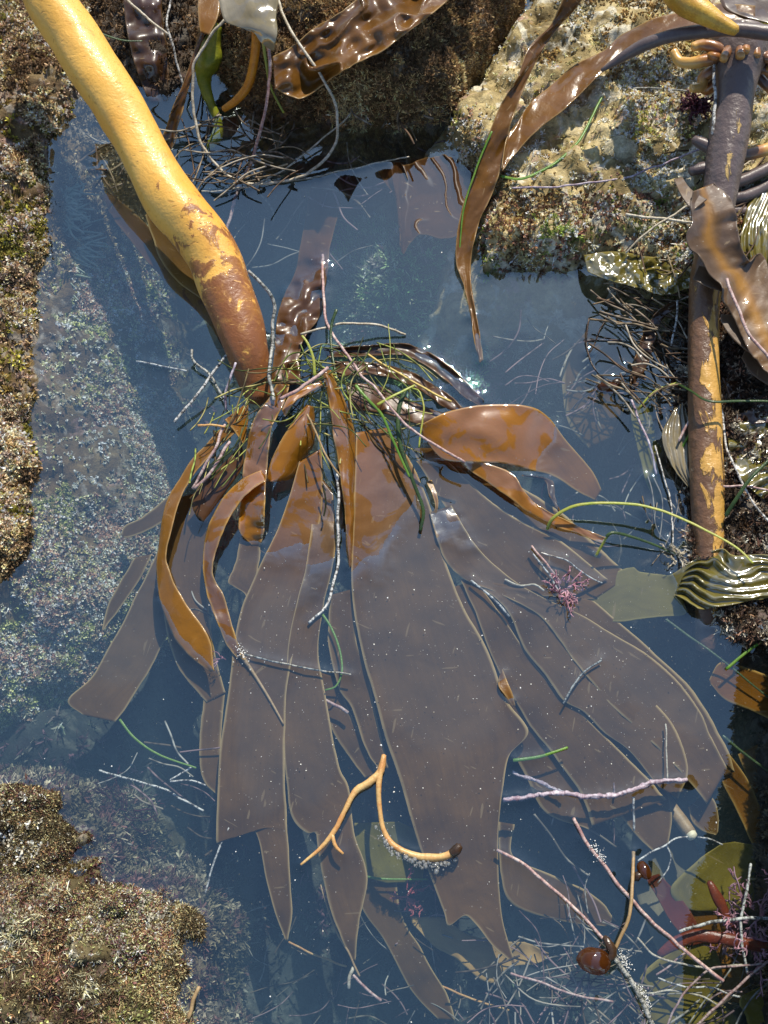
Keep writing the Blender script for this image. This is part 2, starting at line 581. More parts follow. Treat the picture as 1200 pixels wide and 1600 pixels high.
def tube_geo(pts, r, sides=8, n=None, lump=0.0, seed=0, flat=1.0, taper=(1, 1), wander=0.0, cap=True):
    """pts: (px,py,z mm or 'r') ; r in photo pixels, number or list"""
    px = np.array([p[0] for p in pts], float); py = np.array([p[1] for p in pts], float)
    z = zvals(px, py, [p[2] for p in pts])
    W = at(px, py, z)
    sc = np.array([scale_at(a, b, c) for a, b, c in zip(px, py, z)])
    rr = np.broadcast_to(np.asarray(r, float), px.shape) * sc
    ln = np.linalg.norm(np.diff(W, axis=0), axis=1).sum()
    n = n or int(np.clip(ln / max(.0035, rr.mean() * .7), 6, 160))
    C = spline(np.c_[W, rr], n)
    rad = C[:, 3].copy(); C = C[:, :3].copy()
    k = np.r_[0, np.cumsum(np.linalg.norm(np.diff(C, axis=0), axis=1))]
    if wander:
        for ax in range(3):
            C[:, ax] += wander * fbm(np.c_[k * 40, np.full(n, ax * 7.), np.full(n, seed * 1.7)], 1, 3, seed + ax) * (.5 if ax == 2 else 1)
    rad *= np.linspace(taper[0], taper[1], n)
    T = np.gradient(C, axis=0); T /= np.linalg.norm(T, axis=1)[:, None] + 1e-12
    ref = np.tile(np.array([0, 0, 1.0]), (n, 1))
    ref[np.abs(T[:, 2]) > .95] = (0, 1, 0)
    A = np.cross(ref, T); A /= np.linalg.norm(A, axis=1)[:, None]
    B = np.cross(T, A)
    th = np.linspace(0, 2 * np.pi, sides, endpoint=False)
    ring = A[:, None, :] * np.cos(th)[None, :, None] + B[:, None, :] * (np.sin(th) * flat)[None, :, None]
    rl = np.repeat(rad[:, None], sides, 1)
    if lump:
        q = np.c_[np.repeat(k / max(rad.mean(), 1e-4), sides) * .5, np.tile(np.cos(th) * 1.2, n), np.tile(np.sin(th) * 1.2, n) + seed * 5]
        rl = rl * (1 + lump * fbm(q, 1, 3, seed).reshape(n, sides))
    V = (C[:, None, :] + ring * rl[..., None]).reshape(-1, 3)
    idx = np.arange(n * sides).reshape(n, sides)
    nx = np.roll(idx, -1, 1)
    F = [np.stack([idx[:-1], nx[:-1], nx[1:], idx[1:]], -1).reshape(-1, 4)]
    al = np.repeat(k, sides)
    if cap:
        V = np.vstack([V, C[0] - T[0] * rad[0] * .5, C[-1] + T[-1] * rad[-1] * .5])
        a, b = n * sides, n * sides + 1
        F.append(np.concatenate([np.stack([np.full(sides, a), nx[0], idx[0]], -1), np.stack([np.full(sides, b), idx[-1], nx[-1]], -1)]))
        al = np.r_[al, 0, k[-1]]
    note_contact(V, 2, .0012)
    return V, F, {'along': al}


def join(geos):
    V, F, A, off = [], [], {}, 0
    for v, f, a in geos:
        V.append(v)
        F += [np.asarray(q) + off for q in f]
        off += len(v)
        for k_, x in a.items(): A.setdefault(k_, []).append(x)
    return np.vstack(V), F, {k_: np.concatenate(x) for k_, x in A.items()}


def tube(name, pts, r, mat, parent=None, label=None, cat=None, group=None, **kw):
    V, F, A = tube_geo(pts, r, **kw)
    o = build(name, V, F, M[mat] if isinstance(mat, str) else mat, parent, A)
    if label: tag(o, label, cat, group)
    return o


# ------------------------------------------------------------------ rocks
def rock(name, label, poly_px, prof, mat, res=.005, amp=.010, eamp=.008, nfreq=28, seed=0, rough=.004, bounds=None, cat='rock', hfun=None):
    poly = at(*np.array(poly_px, float).T, 0.0)[:, :2]
    pd, pz = np.array([p[0] for p in prof]), np.array([p[1] for p in prof])
    if hfun is None: ROCKS.append((poly, pd, pz))
    mg = -pd[0] + .02
    lo, hi = poly.min(0) - mg, poly.max(0) + mg
    if bounds is not None:
        lo, hi = np.maximum(lo, bounds[:2]), np.minimum(hi, bounds[2:])
    gx = np.arange(lo[0], hi[0], res); gy = np.arange(lo[1], hi[1], res)
    X, Y = np.meshgrid(gx, gy, indexing='ij')
    P = np.c_[X.ravel(), Y.ravel()]
    d = seg_dist(P, poly)
    d = d + eamp * fbm(P, 22, 4, seed + 3)
    z = np.interp(d, pd, pz)
    if hfun is not None: z = np.where(z > 0, z * hfun(P), z)
    z = z + amp * fbm(P, nfreq, 5, seed + 9, .55) * np.clip((np.abs(z) + .012) / .03, 0.25, 1)
    V = np.c_[P, z]
    q = V * 1.0
    for ax in range(3):
        V[:, ax] += rough * fbm(q, 60, 4, seed + 20 + ax, .6)
    n, m = X.shape
    idx = np.arange(n * m).reshape(n, m)
    F = np.stack([idx[:-1, :-1], idx[1:, :-1], idx[1:, 1:], idx[:-1, 1:]], -1).reshape(-1, 4)
    F = F[(z[F].max(1) > -.30)]
    used = np.zeros(n * m, bool); used[F.ravel()] = True
    re = np.cumsum(used) - 1
    V, F = V[used], re[F]
    o = build(name, V, [F], M[mat])
    tag(o, label, cat)
    # waterline points
    s = V[F][:, :, 2]
    cr = (s.min(1) < 0) & (s.max(1) > 0)
    CONTACT.append(V[F[cr]].mean(1) * np.array([1, 1, 0]))
    return V, F


def scatter_geo(V, F, n, filt, palette, length, width, strands=5, spread=.7, lift=.0, seed=0, cluster=30, curl=.5, tip=1.15, up=0.6, bare=None, var=.42, nw=1.0, tipw=.12, cgain=.75):
    r = np.random.default_rng(seed)
    tri = np.concatenate([F[:, [0, 1, 2]], F[:, [0, 2, 3]]])
    a, b, c = V[tri[:, 0]], V[tri[:, 1]], V[tri[:, 2]]
    nr = np.cross(b - a, c - a); ar = np.linalg.norm(nr, axis=1)
    keep = filt((a + b + c) / 3)
    a, b, c, nr, ar = a[keep], b[keep], c[keep], nr[keep], ar[keep]
    nr = nr / (ar[:, None] + 1e-12)
    if bare is not None:
        ctr = (a + b + c) / 3
        k_ = fbm(ctr, 11, 4, seed + 60) + .3 * fbm(ctr, 60, 2, seed + 61)
        ar = ar * np.clip((bare - k_) / .12, .03, 1)
    i = r.choice(len(ar), n, p=ar / ar.sum())
    u, v = r.random(n), r.random(n)
    fl = u + v > 1; u[fl], v[fl] = 1 - u[fl], 1 - v[fl]
    base = a[i] + (b[i] - a[i]) * u[:, None] + (c[i] - a[i]) * v[:, None]
    nm = nr[i]; nm *= np.sign(nm[:, 2:3] + 1e-9)
    pal = np.array(palette)
    cl = fbm(base, cluster, 3, seed + 1) * cgain + .5 + r.normal(0, .12, n)
    ci = np.clip((cl * len(pal)).astype(int), 0, len(pal) - 1)
    cf = fbm(base, cluster * .6, 2, seed + 4)
    # strands
    K = strands
    base = np.repeat(base, K, 0); nm = np.repeat(nm, K, 0)
    colr = np.repeat(pal[ci] * r.lognormal(0, var, n)[:, None] * (1 + .35 * cf)[:, None], K, 0) * r.uniform(.7, 1.3, n * K)[:, None]
    ts = np.repeat(r.uniform(.55, 1.25, n) * (1 + .35 * cf), K) * r.uniform(.7, 1.2, n * K)
    N_ = n * K
    D = nm * nw + np.array([0, 0, up]) + r.normal(0, spread, (N_, 3)) + np.repeat(r.normal(0, spread * .6, (n, 3)), K, 0)
    D /= np.linalg.norm(D, axis=1)[:, None] + 1e-9
    bend = r.normal(0, curl, (N_, 3))
    L = length * ts
    shrink = 1 / np.maximum(1, np.linalg.norm(D + bend * .6, axis=1))
    base = base + r.normal(0, length * .12, (N_, 3)) * np.array([1, 1, .2]) + np.array([0, 0, lift])
    side = np.cross(D, r.normal(0, 1, (N_, 3))); side /= np.linalg.norm(side, axis=1)[:, None] + 1e-9
    w = width * r.uniform(.6, 1.3, N_)
    lv = []
    for t_, ww in ((0, .6), (.45, .9), (.8, .8 + tipw * .4), (1.0, tipw)):
        p = base + (D * t_ + bend * (t_ * t_ * .6)) * (L * shrink)[:, None]
        lv += [p - side * (w * ww)[:, None], p + side * (w * ww)[:, None]]
    VV = np.stack(lv, 1).reshape(-1, 3)
    ix = (np.arange(N_) * 8)[:, None]
    FF = np.concatenate([ix + np.array([0, 1, 3, 2]), ix + np.array([2, 3, 5, 4]), ix + np.array([4, 5, 7, 6])])
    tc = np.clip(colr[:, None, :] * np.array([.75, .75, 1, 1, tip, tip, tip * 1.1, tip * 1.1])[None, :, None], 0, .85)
    return VV, [FF], {'tint': tc.reshape(-1, 3)}


def turf(name, label, geos, mat='turf', cat=None):
    V, F, A = join(geos)
    o = build(name, V, F, M[mat], None, A, smooth=False)
    return tag(o, label, cat or 'algae', None, 'stuff')


INF = 1e9


def frame_filter(x0=-80, x1=1280, y0=-80, y1=1680, zmin=-INF, zmax=INF, fn=None):
    def f(P):
        d = P - CAM
        dep = d @ FWD
        px = 600 + FPX * (d @ RT) / dep
        py = 800 - FPX * (d @ UP) / dep
        k = (px > x0) & (px < x1) & (py > y0) & (py < y1) & (P[:, 2] > zmin) & (P[:, 2] < zmax)
        if fn is not None: k &= fn(px, py, P)
        return k
    return f


# ------------------------------------------------------------------ the reef ground with the pool in it
def ground():
    core = np.arange(-.95, .951, .012)
    outer = .95 + np.cumsum(.012 * 1.16 ** np.arange(1, 42))
    ax = np.concatenate([-outer[::-1], core, outer])
    X, Y = np.meshgrid(ax, ax, indexing='ij')
    P = np.c_[X.ravel(), Y.ravel()]
    r_ = np.maximum(np.abs(P[:, 0]) / 1.0, np.abs(P[:, 1] - .1) / 1.15)
    z = np.interp(r_, [0, .75, .95, 1.1, 2, 60], [-.20, -.20, -.16, .02, .08, .3])
    z = z + .022 * fbm(P, 9, 5, 4) * (r_ < 3) + .05 * fbm(P, 1.3, 3, 8) * np.clip(r_ - 1, 0, 1)
    # a pale boulder rising in the middle distance of the pool and sandy humps near the viewer
    def hump(px, py, h, w):
        c = at(px, py, -.15)[:2]
        return h * np.exp(-((P - c) ** 2).sum(1) / w ** 2)
    z += hump(640, 450, .155, .10) + hump(800, 560, .11, .10) + hump(370, 1560, .08, .08) + hump(470, 1330, .05, .07) + hump(60, 1180, .09, .10)
    n = len(ax)
    idx = np.arange(n * n).reshape(n, n)
    F = np.stack([idx[:-1, :-1], idx[1:, :-1], idx[1:, 1:], idx[:-1, 1:]], -1).reshape(-1, 4)
    V = np.c_[P, z]
    o = build('ground', V, [F], M['bed'], origin=(0, 0, 0))
    tag(o, 'dark pool bed and reef around it', None, None, 'structure')
    return V, F


GV, GF = ground()

# ------------------------------------------------------------------ rocks round the pool
LV, LF = rock('rock_ledge', 'long flat-topped rock ledge down the left side, covered in golden brown turf',
     [(150, -160), (128, 60), (118, 150), (100, 195), (80, 240), (73, 300), (66, 380), (62, 450), (54, 550), (50, 650), (56, 740),
      (50, 810), (32, 870), (0, 912), (-120, 990), (-600, 1000), (-700, -200)],
     [(-.26, -.34), (-.19, -.27), (-.135, -.17), (-.095, -.080), (-.03, -.026), (-.004, -.006), (0, 0), (.004, .010), (.02, .018), (.08, .030), (.3, .06)],
     'rock_left', .0045, .010, .008, seed=1, bounds=(-1.0, -.6, .3, 1.1))
BV, BF = rock('low_rock', 'low shaggy rock under tangled yellow and red weed at the bottom corner',
     [(-300, 1228), (0, 1234), (45, 1228), (92, 1242), (97, 1256), (76, 1276), (116, 1274), (146, 1308), (122, 1334), (165, 1338), (172, 1370),
      (214, 1388), (236, 1394), (250, 1384), (266, 1386), (281, 1414), (302, 1416), (320, 1440), (317, 1464), (302, 1480), (300, 1560), (305, 1610), (300, 1800), (-400, 1900)],
     [(-.10, -.32), (-.05, -.17), (-.02, -.07), (-.003, -.008), (0, 0), (.005, .006), (.02, .010), (.08, .022), (.3, .05)],
     'rock_corner', .004, .012, .0035, 40, seed=2, bounds=(-.8, -.85, .1, -.1))
TV, TF = rock('overhanging_rock', 'brown fuzzy rock overhanging the far edge of the pool, in shade underneath',
     [(338, -200), (330, 30), (345, 120), (385, 172), (430, 192), (520, 200), (570, 196), (620, 206), (676, 196), (716, 168), (760, 110), (800, 40), (900, -200)],
     [(-.03, -.32), (-.012, -.10), (-.002, -.012), (0, 0), (.006, .040), (.02, .075), (.06, .10), (.3, .15)],
     'rock_top', .0045, .013, .010, seed=3, bounds=(-.6, .2, .6, 1.5))
DV, DF = rock('pale_boulder', 'big sunlit boulder crusted with cream and pink coralline algae',
     [(705, 175), (700, 215), (735, 255), (752, 300), (742, 370), (752, 432), (800, 420), (860, 418), (930, 418), (1000, 436), (1090, 462), (1400, 470), (1500, -250), (900, -250), (840, 0), (790, 70), (745, 130)],
     [(-.16, -.32), (-.10, -.16), (-.03, -.035), (-.003, -.008), (0, 0), (.005, .024), (.018, .040), (.06, .050), (.2, .060), (.5, .09)],
     'rock_boulder', .0045, .014, .010, seed=4, bounds=(-.1, .2, 1.1, 1.4))
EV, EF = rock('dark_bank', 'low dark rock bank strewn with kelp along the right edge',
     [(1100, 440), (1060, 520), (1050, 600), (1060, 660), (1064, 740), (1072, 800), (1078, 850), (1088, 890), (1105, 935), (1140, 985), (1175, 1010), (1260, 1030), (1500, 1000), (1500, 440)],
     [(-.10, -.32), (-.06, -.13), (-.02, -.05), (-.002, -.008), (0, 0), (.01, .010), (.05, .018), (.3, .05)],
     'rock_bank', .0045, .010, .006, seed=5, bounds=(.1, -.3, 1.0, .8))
# unseen rock shape added past the right edge to block the sky's reflection there
def tall(P):
    yy = at(np.full(7, 1200.), np.array([930., 960, 1100, 1330, 1450, 1560, 1750]), np.zeros(7))[:, 1]
    return np.interp(P[:, 1], yy[::-1], np.array([.03, .15, .22, .36, .44, .46, .36])[::-1])


SV, SF = rock('blocker_rock', 'tall dark rock shape, added unseen beside the near right corner to block sky reflection',
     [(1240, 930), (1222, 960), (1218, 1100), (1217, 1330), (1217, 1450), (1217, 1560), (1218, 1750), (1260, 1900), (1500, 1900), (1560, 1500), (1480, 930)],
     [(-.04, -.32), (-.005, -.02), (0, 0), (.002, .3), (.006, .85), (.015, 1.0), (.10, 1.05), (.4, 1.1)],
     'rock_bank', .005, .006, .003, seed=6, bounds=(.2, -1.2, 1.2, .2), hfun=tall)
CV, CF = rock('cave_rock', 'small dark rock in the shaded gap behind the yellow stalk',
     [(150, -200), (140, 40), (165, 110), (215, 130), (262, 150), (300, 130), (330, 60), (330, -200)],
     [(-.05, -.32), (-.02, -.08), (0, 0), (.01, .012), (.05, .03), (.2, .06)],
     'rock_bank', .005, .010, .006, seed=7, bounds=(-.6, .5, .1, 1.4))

# ------------------------------------------------------------------ the big kelp in the middle of the pool
kr = root('kelp_plant', 'large golden kelp with a thick yellow stalk fanning broad brown blades under water', 'kelp', at(395, 600, 0.0))


def mat_stipe():
    m, nt = new_mat('yellow_stipe')
    al = attr(nt, 'along')
    tc = nt.nodes.new('ShaderNodeTexCoord').outputs['Object']
    n1 = noise(nt, 22, 5, .6, tc)
    n2 = noise(nt, 60, 4, .65, tc, 1.5)
    yel = mixc(nt, n1, (.72, .35, .045), (.83, .50, .12))
    yel = mixc(nt, ramp(nt, noise(nt, 9, 3, .5, tc), [(.45, (0, 0, 0)), (.7, (.5, .5, .5))]), yel, (.74, .29, .03))
    br = mixc(nt, n1, (.15, .050, .015), (.29, .105, .030))
    # brown skin comes in patches towards the water and is whole at the bottom
    sh = math_(nt, 'ADD', math_(nt, 'MULTIPLY', al, 1.8), math_(nt, 'MULTIPLY', math_(nt, 'SUBTRACT', noise(nt, 34, 8, .66, tc, .4), .5), 1.55))
    f = ramp(nt, sh, [(.80, (0, 0, 0)), (.85, (.85, .85, .85)), (.96, (1, 1, 1))])
    # scraped scratches on the brown, scars on the yellow
    mp = nt.nodes.new('ShaderNodeMapping')
    mp.inputs['Rotation'].default_value = (.3, .2, .9)
    mp.inputs['Scale'].default_value = (40, 190, 90)
    nt.links.new(tc, mp.inputs[0])
    scr = N(nt, 'TexNoise', Scale=1.0, Detail=2.0, Roughness=.5)
    nt.links.new(mp.outputs[0], scr.inputs[0])
    fs = ramp(nt, scr.outputs[0], [(.66, (0, 0, 0)), (.69, (1, 1, 1))])
    br = mixc(nt, math_(nt, 'MULTIPLY', fs, .8), br, (.62, .33, .10))
    mp2 = nt.nodes.new('ShaderNodeMapping')
    mp2.inputs['Rotation'].default_value = (0, .1, -1.1)
    mp2.inputs['Scale'].default_value = (60, 320, 120)
    nt.links.new(tc, mp2.inputs[0])
    sc2 = N(nt, 'TexNoise', Scale=1.0, Detail=2.0, Roughness=.5)
    nt.links.new(mp2.outputs[0], sc2.inputs[0])
    fs2 = ramp(nt, sc2.outputs[0], [(.67, (0, 0, 0)), (.71, (1, 1, 1))])
    yel = mixc(nt, math_(nt, 'MULTIPLY', fs2, .5), yel, (.36, .14, .02))
    c = mixc(nt, f, yel, br)
    h = math_(nt, 'ADD', math_(nt, 'MULTIPLY', n2, .6), math_(nt, 'MULTIPLY', noise(nt, 260, 3, .6, tc), .35))
    h = math_(nt, 'ADD', h, math_(nt, 'MULTIPLY', f, .25))
    h = math_(nt, 'SUBTRACT', h, math_(nt, 'MULTIPLY', fs2, .3))
    dots = ramp(nt, noise(nt, 120, 3, .6, tc), [(.66, (0, 0, 0)), (.70, (1, 1, 1))])
    c = mixc(nt, math_(nt, 'MULTIPLY', dots, .45), c, (.30, .12, .02))
    blt = ramp(nt, noise(nt, 13, 4, .6, tc, 1.0), [(.52, (0, 0, 0)), (.72, (.55, .55, .55))])
    c = mixc(nt, blt, c, (.46, .20, .03))
    out(nt, principled(nt, c, .42, .45, bump(nt, h, .38, .004), .12))
    return m


M['stipe'] = mat_stipe()
stipe_pts = [(52, -70, 128), (78, 0, 112), (112, 55, 100), (144, 105, 92), (176, 152, 84), (206, 203, 75), (234, 255, 66), (266, 312, 56), (303, 355, 49),
             (333, 400, 42), (352, 448, 35), (371, 500, 28), (384, 545, 22), (396, 590, 14), (405, 625, 4)]
stipe_pts = [(x, y, z * (1.42 - .42 * (y > 560))) for x, y, z in stipe_pts]
V, F, A = tube_geo(stipe_pts, [41, 40, 40, 41, 41, 38, 38.5, 43, 42, 41, 40, 38, 34, 27, 19], sides=36, n=150, lump=.06, seed=3)
build('stipe', V, F, M['stipe'], kr, A)


def bumps(amp, nx, ny, seed=0, p=1.0):
    def f(T, S, X, Y):
        v = fbm(np.c_[(X / nx).ravel(), (Y / ny).ravel(), np.full(X.size, seed * 2.3)], 1, 2, seed).reshape(T.shape)
        return amp * v
    return f


# the dark wet branch beyond the stalk, its far end under water
blade('branch', [(422, 600), (430, 545), (436, 490), (446, 455), (462, 420), (476, 345), (490, 268), (505, 215)],
      [(468, 600), (470, 540), (500, 492), (507, 446), (514, 400), (530, 320), (546, 245), (552, 205)],
      [14, 7, 2, 0, -6, -50, -110, -160], mat='kelp_dark', parent=kr, cols=26, rows=90, zfun=bumps(.010, 24, 20, 5), cup=.003, seed=31, gold=(.6, 0))

KB = lambda l, r_, z, zr=None, mat='kelp', **k: blade('blade', l, r_, z, zr, mat, kr, **k)


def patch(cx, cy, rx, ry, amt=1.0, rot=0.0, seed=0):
    """ragged pale patch: sheen painted into the blades, a spot on the strap"""
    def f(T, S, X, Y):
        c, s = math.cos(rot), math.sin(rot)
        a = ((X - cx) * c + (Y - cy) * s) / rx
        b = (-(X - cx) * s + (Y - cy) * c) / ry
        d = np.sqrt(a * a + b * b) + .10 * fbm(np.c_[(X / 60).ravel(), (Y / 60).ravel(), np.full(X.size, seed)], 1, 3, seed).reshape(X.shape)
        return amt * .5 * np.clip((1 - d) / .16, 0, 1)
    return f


# deepest layer
KB([(190, 836), (196, 820), (222, 806), (268, 770)], [(193, 840), (208, 838), (240, 822), (276, 802)], [-50, -48, -45], rows=30, seed=1)
KB([(560, 1290), (560, 1400), (600, 1470), (640, 1545), (685, 1592)], [(620, 1290), (625, 1420), (665, 1495), (700, 1560), (710, 1594)], [-60, -62, -66, -66, -66], seed=2)
KB([(780, 1284), (782, 1340), (800, 1410), (880, 1440), (945, 1448)], [(804, 1288), (802, 1338), (868, 1368), (930, 1400), (962, 1440)], [-38, -42, -48, -52], seed=3)
KB([(318, 1090), (311, 1150), (315, 1215), (338, 1242)], [(352, 1080), (346, 1150), (345, 1205), (342, 1240)], [-28, -30, -36], seed=4, rows=40)
KB([(780, 900), (860, 990), (930, 1080), (1000, 1170), (1060, 1240)], [(930, 940), (1010, 1010), (1085, 1080), (1125, 1150), (1150, 1205)], [-16, -19, -23, -28], seed=5, rows=80, cols=15)
KB([(760, 940), (820, 1040), (880, 1140), (940, 1230), (990, 1300), (1020, 1330)], [(850, 960), (930, 1060), (985, 1130), (1030, 1200), (1050, 1270), (1045, 1320)], [-20, -24, -28, -32], seed=6, rows=80, cols=15)
KB([(700, 920), (735, 1010), (770, 1100), (810, 1190), (850, 1265), (920, 1296)], [(760, 900), (830, 1010), (870, 1080), (920, 1150), (950, 1220), (925, 1293)], [-14, -18, -21, -24], seed=7, rows=80, cols=15)
# left lower broad blade
KB([(262, 800), (235, 885), (205, 945), (170, 1010), (142, 1058), (106, 1094), (128, 1116)], [(330, 800), (318, 860), (298, 915), (262, 990), (228, 1055), (198, 1105), (181, 1128)],
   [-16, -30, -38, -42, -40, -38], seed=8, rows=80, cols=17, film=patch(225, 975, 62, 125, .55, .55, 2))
KB([(157, 984), (166, 955), (184, 915), (208, 872)], [(162, 987), (186, 955), (214, 910), (236, 866)], [-54, -52, -48], seed=9, rows=30)
# the blade behind the curled strap
KB([(268, 780), (250, 850), (250, 930), (272, 1030), (322, 1098)], [(350, 760), (340, 840), (325, 920), (332, 1000), (352, 1082)], [-8, -14, -18, -22, -26], seed=10, rows=70, cols=13)
KB([(296, 778), (305, 800), (316, 815), (322, 818)], [(378, 695), (378, 730), (352, 770), (330, 808)], [14, 8, 3, -4], mat='kelp_dark', seed=11, rows=40, gold=(.4, .3))
# right hand fan, from below upward
KB([(640, 700), (700, 790), (760, 880), (835, 935), (930, 935)], [(735, 700), (800, 752), (880, 805), (945, 862), (985, 900)], [-2, -8, -11, -14, -17], seed=12, rows=80, cols=17)
KB([(650, 720), (700, 800), (770, 890), (830, 930), (900, 930)], [(700, 722), (745, 765), (815, 815), (880, 850), (950, 905)], [-1, -6, -8, -10, -12], seed=13, rows=80, cols=17)
KB([(718, 905), (745, 960), (775, 1040), (820, 1120), (865, 1180), (905, 1235), (925, 1290)], [(742, 905), (800, 985), (850, 1055), (905, 1110), (960, 1165), (1010, 1215), (1040, 1250)],
   [-8, -12, -14, -15, -17], seed=14, rows=90, cols=15)
KB([(735, 905), (790, 950), (822, 1015), (850, 1052), (880, 1094), (912, 1112), (945, 1145), (985, 1175), (1030, 1230)], [(800, 915), (870, 955), (935, 1005), (975, 1050), (1020, 1095), (1050, 1130), (1068, 1170), (1075, 1210), (1060, 1248)],
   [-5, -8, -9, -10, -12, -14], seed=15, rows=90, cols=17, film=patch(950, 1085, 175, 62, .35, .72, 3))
KB([(672, 800), (690, 868), (722, 903), (775, 925), (845, 965), (900, 1035), (955, 1100), (1010, 1150), (1062, 1205), (1105, 1255)],
   [(705, 790), (748, 858), (800, 905), (850, 934), (905, 960), (975, 1000), (1035, 1042), (1085, 1095), (1112, 1150), (1136, 1200)],
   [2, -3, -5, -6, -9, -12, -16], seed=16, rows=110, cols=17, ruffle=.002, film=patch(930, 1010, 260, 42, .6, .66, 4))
# dark ruffled straps behind the crown
KB([(505, 545), (560, 541), (620, 535), (662, 545), (702, 572), (732, 600), (756, 628)], [(512, 557), (565, 557), (624, 553), (662, 568), (698, 594), (725, 618), (752, 634)],
   [4, 8, 6, 5, 4, 0], mat='kelp_dark', seed=17, rows=70, ruffle=.006, cup=-.004)
KB([(520, 565), (580, 565), (640, 580), (690, 610), (725, 640)], [(526, 590), (586, 586), (644, 602), (690, 632), (722, 652)], [6, 12, 9, 4, 0], mat='kelp_dark', seed=18, rows=60, ruffle=.006, gold=(.6, .1))
KB([(540, 600), (600, 605), (660, 635), (700, 650)], [(545, 640), (610, 650), (650, 662), (690, 665)], [3, 6, 4, 2], mat='kelp_dark', seed=19, rows=40, ruffle=.004, gold=(.5, .3))
# middle: narrow blades between the two broad ones
KB([(515, 930), (512, 1000), (528, 1070), (550, 1105), (572, 1170), (590, 1200)], [(552, 920), (556, 1000), (576, 1050), (584, 1100), (600, 1170), (606, 1200)], [-8, -14, -18, -20], seed=20, rows=60)
KB([(498, 1050), (512, 1120), (545, 1180), (570, 1215)], [(530, 1060), (545, 1110), (575, 1170), (592, 1210)], [-24, -28, -30], seed=21, rows=50)
# broad blade B (right of the left broad blade)
KB([(498, 740), (478, 880), (452, 1000), (444, 1120), (446, 1210), (455, 1275), (478, 1302), (494, 1306), (503, 1372), (527, 1448), (552, 1502)],
   [(520, 770), (524, 850), (506, 945), (498, 1010), (508, 1090), (528, 1192), (545, 1232), (551, 1292), (573, 1368), (560, 1440), (556, 1502)],
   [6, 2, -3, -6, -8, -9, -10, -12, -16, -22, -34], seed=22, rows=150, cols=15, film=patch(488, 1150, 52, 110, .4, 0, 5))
# broad blade A
KB([(468, 722), (436, 822), (402, 892), (374, 965), (356, 1080), (342, 1190), (338, 1290), (339, 1318), (353, 1296), (374, 1285), (392, 1291), (404, 1314), (416, 1372), (430, 1425), (446, 1470)],
   [(503, 700), (503, 790), (482, 895), (462, 995), (447, 1085), (445, 1180), (447, 1262), (448, 1280), (449, 1292), (450, 1304), (451, 1322), (452, 1350), (455, 1392), (456, 1430), (449, 1470)],
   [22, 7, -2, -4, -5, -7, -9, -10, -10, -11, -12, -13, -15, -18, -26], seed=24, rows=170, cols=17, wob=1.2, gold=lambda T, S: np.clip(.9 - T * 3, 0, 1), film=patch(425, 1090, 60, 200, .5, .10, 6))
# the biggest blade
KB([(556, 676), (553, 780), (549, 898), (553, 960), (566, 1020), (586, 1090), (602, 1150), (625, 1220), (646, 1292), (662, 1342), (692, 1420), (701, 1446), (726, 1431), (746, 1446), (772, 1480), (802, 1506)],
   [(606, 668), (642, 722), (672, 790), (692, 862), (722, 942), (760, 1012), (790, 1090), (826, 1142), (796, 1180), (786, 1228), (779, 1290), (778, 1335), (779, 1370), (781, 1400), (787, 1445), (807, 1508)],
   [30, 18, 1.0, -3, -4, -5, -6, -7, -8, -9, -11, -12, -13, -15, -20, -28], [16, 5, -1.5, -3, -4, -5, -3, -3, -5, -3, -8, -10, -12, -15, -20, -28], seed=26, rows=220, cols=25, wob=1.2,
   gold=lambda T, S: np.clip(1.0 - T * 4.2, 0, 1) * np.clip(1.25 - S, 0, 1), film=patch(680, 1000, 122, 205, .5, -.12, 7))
# little curl of the rim that breaks the surface
KB([(780, 1056), (779, 1072), (790, 1088), (801, 1104)], [(785, 1046), (793, 1066), (801, 1084), (806, 1104)], [-2, 3, 3, -3], mat='kelp_strap', seed=28, rows=24, gold=(.1, .3), wob=.6)
# emergent golden straps round the crown
KB([(348, 668), (322, 694), (290, 730), (262, 782), (248, 850), (247, 918), (264, 980), (290, 1020), (331, 1050)], [(372, 672), (334, 704), (302, 742), (274, 800), (261, 862), (264, 892), (286, 940), (325, 994), (335, 1048)],
   [30, 24, 20, 16, 9, 2, -1, -2, -3], [36, 30, 26, 24, 20, 16, 14, 11, 2], mat='kelp_strap', seed=30, rows=110, cols=11, ruffle=.0015, gold=(.35, 1.0))
KB([(408, 735), (376, 752), (345, 785), (321, 840), (317, 895), (330, 950), (350, 1000), (372, 1028)], [(415, 752), (392, 768), (364, 800), (340, 850), (331, 892), (350, 930), (365, 985), (381, 1022)],
   [34, 26, 16, 8, 3, 1, -2], [40, 34, 24, 12, 6, 3, 0], mat='kelp_gold', seed=32, rows=80, gold=lambda T, S: np.clip(1 - T * 1.8, 0, 1), ruffle=.002)
KB([(377, 840), (368, 880), (358, 908), (366, 916), (384, 928), (394, 946)], [(414, 838), (408, 870), (404, 895), (402, 915), (402, 930), (398, 946)], [-2, -4, -6, -6], seed=33, rows=40, wob=5)
KB([(432, 600), (418, 625), (394, 660), (382, 722), (378, 780), (374, 828), (396, 852)], [(452, 600), (446, 625), (426, 668), (416, 740), (412, 800), (413, 830), (404, 853)],
   [46, 44, 38, 28, 20, 8, -2], [48, 46, 44, 34, 24, 10, -2], mat='kelp_gold', seed=34, rows=80, cols=15, ruffle=.004, rfreq=90, wob=2.5, gold=lambda T, S: np.clip(T * 2 - .6, 0, 1) * (1 - .6 * S))
KB([(478, 632), (455, 662), (428, 708), (416, 745), (420, 752)], [(492, 636), (492, 690), (474, 722), (458, 746), (428, 752)], [44, 46, 36, 26, 22], [34, 24, 16, 14, 18], mat='kelp_gold', seed=35, rows=50, cols=15, gold=(.5, .9), cup=.010)
